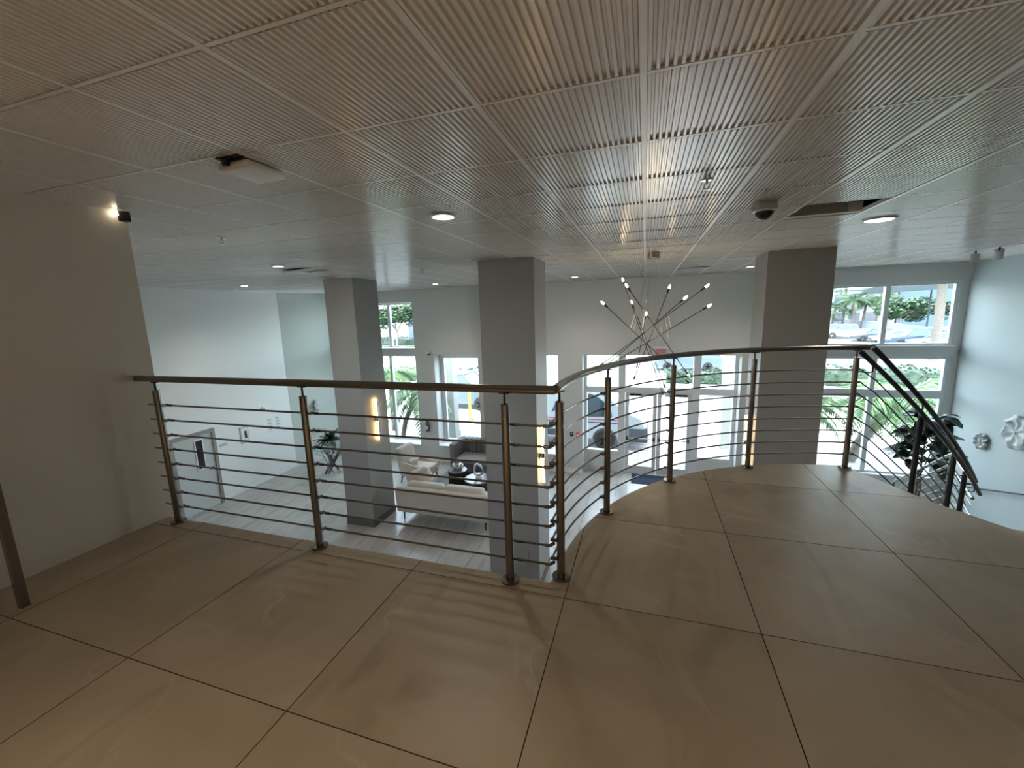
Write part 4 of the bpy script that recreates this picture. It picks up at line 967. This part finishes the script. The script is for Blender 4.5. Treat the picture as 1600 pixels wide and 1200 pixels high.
# near palm trunk at the window edge
t = thing('palm_tree', (21.5, 40.5, ZL - .1), 'thick pale palm trunk at the right edge of the upper right window', 'palm tree')
B().tube([(0, 0, 0), (.05, 0, 3), (-.05, 0, 6.6)], [.32, .29, .27], 14).obj('trunk', 'trunk', t)
fm_ = frond_mesh('frond', 2.6, .8, .8, seed=77)
for q in range(12): o = link(bpy.data.objects.new('frond', fm_), t); o.location = (-.05, 0, 6.6); o.rotation_euler = (0, -.3 + .1 * (q % 3), q * .55)
def tree(x, y, z, h, cr, label, n=2600, forks=((.0, 0),), seed=1, m_='leaf2', s0=.14, s1=.34):
    random.seed(seed); t = thing('tree', (x, y, z), label, 'tree', 'leafy trees outside')
    b = B().tube([(0, 0, 0), (.12, 0, h * .35), (0, .1, h * .62)], [.16, .13, .10], 10)
    for q in range(6):
        a = q * 1.05; b.tube([(.05, 0, h * (.35 + .04 * q)), (math.cos(a) * cr[0] * .35, math.sin(a) * cr[1] * .35, h * .7), (math.cos(a) * cr[0] * .6, math.sin(a) * cr[1] * .6, h * .85)], [.08, .055, .02], 7)
    b.obj('trunk', 'bark', t)
    blobs = [(random.uniform(-.6, .6) * cr[0], random.uniform(-.6, .6) * cr[1], h * .80 + random.uniform(-.5, .5) * cr[2], random.uniform(.3, .5)) for _ in range(14)]
    def f():
        bx, by, bz, br = random.choice(blobs); d = V((random.gauss(0, 1), random.gauss(0, 1), random.gauss(0, 1))).normalized() * random.uniform(.7, 1.0) * br
        return (bx + d.x * cr[0], by + d.y * cr[1], bz + d.z * cr[2])
    b = B(); leaves(b, n, f, s0, s1); o = b.obj('crown', m_, t); o['kind'] = 'stuff'
tree(35.6, 75.5, ZL - .06, 4.3, (4.3, 2.4, 2.5), 'broad leafy tree behind the wall in the upper right window', 4600, seed=2)
tree(42.5, 80, ZL - .06, 4.2, (2.4, 2, 1.8), 'smaller round tree right of the broad leafy tree behind the wall', 1500, seed=3)
tree(-34.2, 52, ZL - .06, 5.6, (3.2, 2.4, 2.1), 'pale trunked tree left in the upper left window', 2600, seed=4)
tree(-31.6, 53, ZL - .06, 6.2, (3.2, 2.4, 2.0), 'tall leafy tree at the right side of the upper left window', 2600, seed=5)
tree(-39.6, 55.5, ZL - .06, 5.2, (3.0, 2.4, 2.1), 'leafy tree at the left side of the upper left window', 2000, seed=6)
tree(-44, 60, ZL - .06, 5.8, (3.4, 2.4, 2.1), 'far leafy tree beyond the left window, leftmost of the trees', 1400, seed=7)
hedge(-46, -27, 56, 1.3, 1.0, 'dark green hedge at the foot of the trees beyond the left window')
# far buildings
def building(x, y, w_, d, h, m_, label, rows, cols, roof=True, wm='bwin', rz=0):
    t = thing('building', (x, y, ZL - .06), label, 'building', 'far buildings', rz=rz)
    B().box((-w_ / 2, -d / 2, 0), (w_ / 2, d / 2, h)).obj('wall', m_, t)
    if roof: B().box((-w_ / 2 - .3, -d / 2 - .3, h), (w_ / 2 + .3, d / 2 + .3, h + .3)).obj('roof', m_, t)
    for r_ in range(rows):
        for c_ in range(cols):
            x_ = -w_ / 2 + (c_ + .5) * w_ / cols; z_ = h * (r_ + .35) / rows
            f = B().box((x_ - w_ / cols * .36, -d / 2 - .06, z_), (x_ + w_ / cols * .36, -d / 2 - .005, z_ + h / rows * .46)).obj('window', wm, t)
            B().box((x_ - w_ / cols * .36, -d / 2 - .10, z_ - .12), (x_ + w_ / cols * .36, -d / 2 - .06, z_)).obj('sill', m_, f)
    return t
building(36.3, 99, 15, 9, 7.0, 'bwall', 'white two storey building with window rows behind the coconut palms', 2, 6)
building(55.8, 101, 22, 10, 9.0, 'bblue', 'large blue grey blank building at the right behind the leafy tree', 1, 0)
building(-30, 80, 34, 8, 6.5, 'bblue', 'blue grey building behind the trees beyond the left window', 2, 8)
building(10, 104, 26, 9, 6.0, 'bwall', 'low pale building beyond the street in the distance', 1, 7)
t = thing('shade_canopy', (29.6, 64, ZL - .06), 'dark sloping shade canopy high in the upper right window', 'canopy', rz=.0)
B().box((-1.6, -3, 5.75), (4.9, 3, 6.5), Matrix.Rotation(-.04, 4, 'Y')).obj('canopy_top', 'canopy', t)
for x_, y_ in ((4.7, -2.6), (4.7, 2.6)): B().tube([(x_, y_, 0), (x_, y_, 6.1)], .1, 8).obj('pole', 'canopy', t)
t = thing('ornamental_clump', (-5.87, 27.4, ZL - .04), 'small lavender grey clump seen through the narrow window', 'shrub')
random.seed(8)
for q in range(26):
    b = B(); blade(b, V((0, 0, .0)), random.uniform(0, 2 * PI), random.uniform(.8, 1.4), random.uniform(.45, .7), .04, .25); b.obj('blade', 'cone', t)
B().lathe([(.01, .62), (.07, .66), (.10, .74), (.07, .82), (.01, .85)], 12).obj('seed_head', 'bark', t)
# planting bed edging outside the side windows
for x0, x1 in ((-10, -7.2), (3.3, 8.2)):
    struct(B().box((x0, FY1 + .12, ZL - .03), (x1, FY1 + .20, ZL + .05)).obj('kerb', 'curb'))
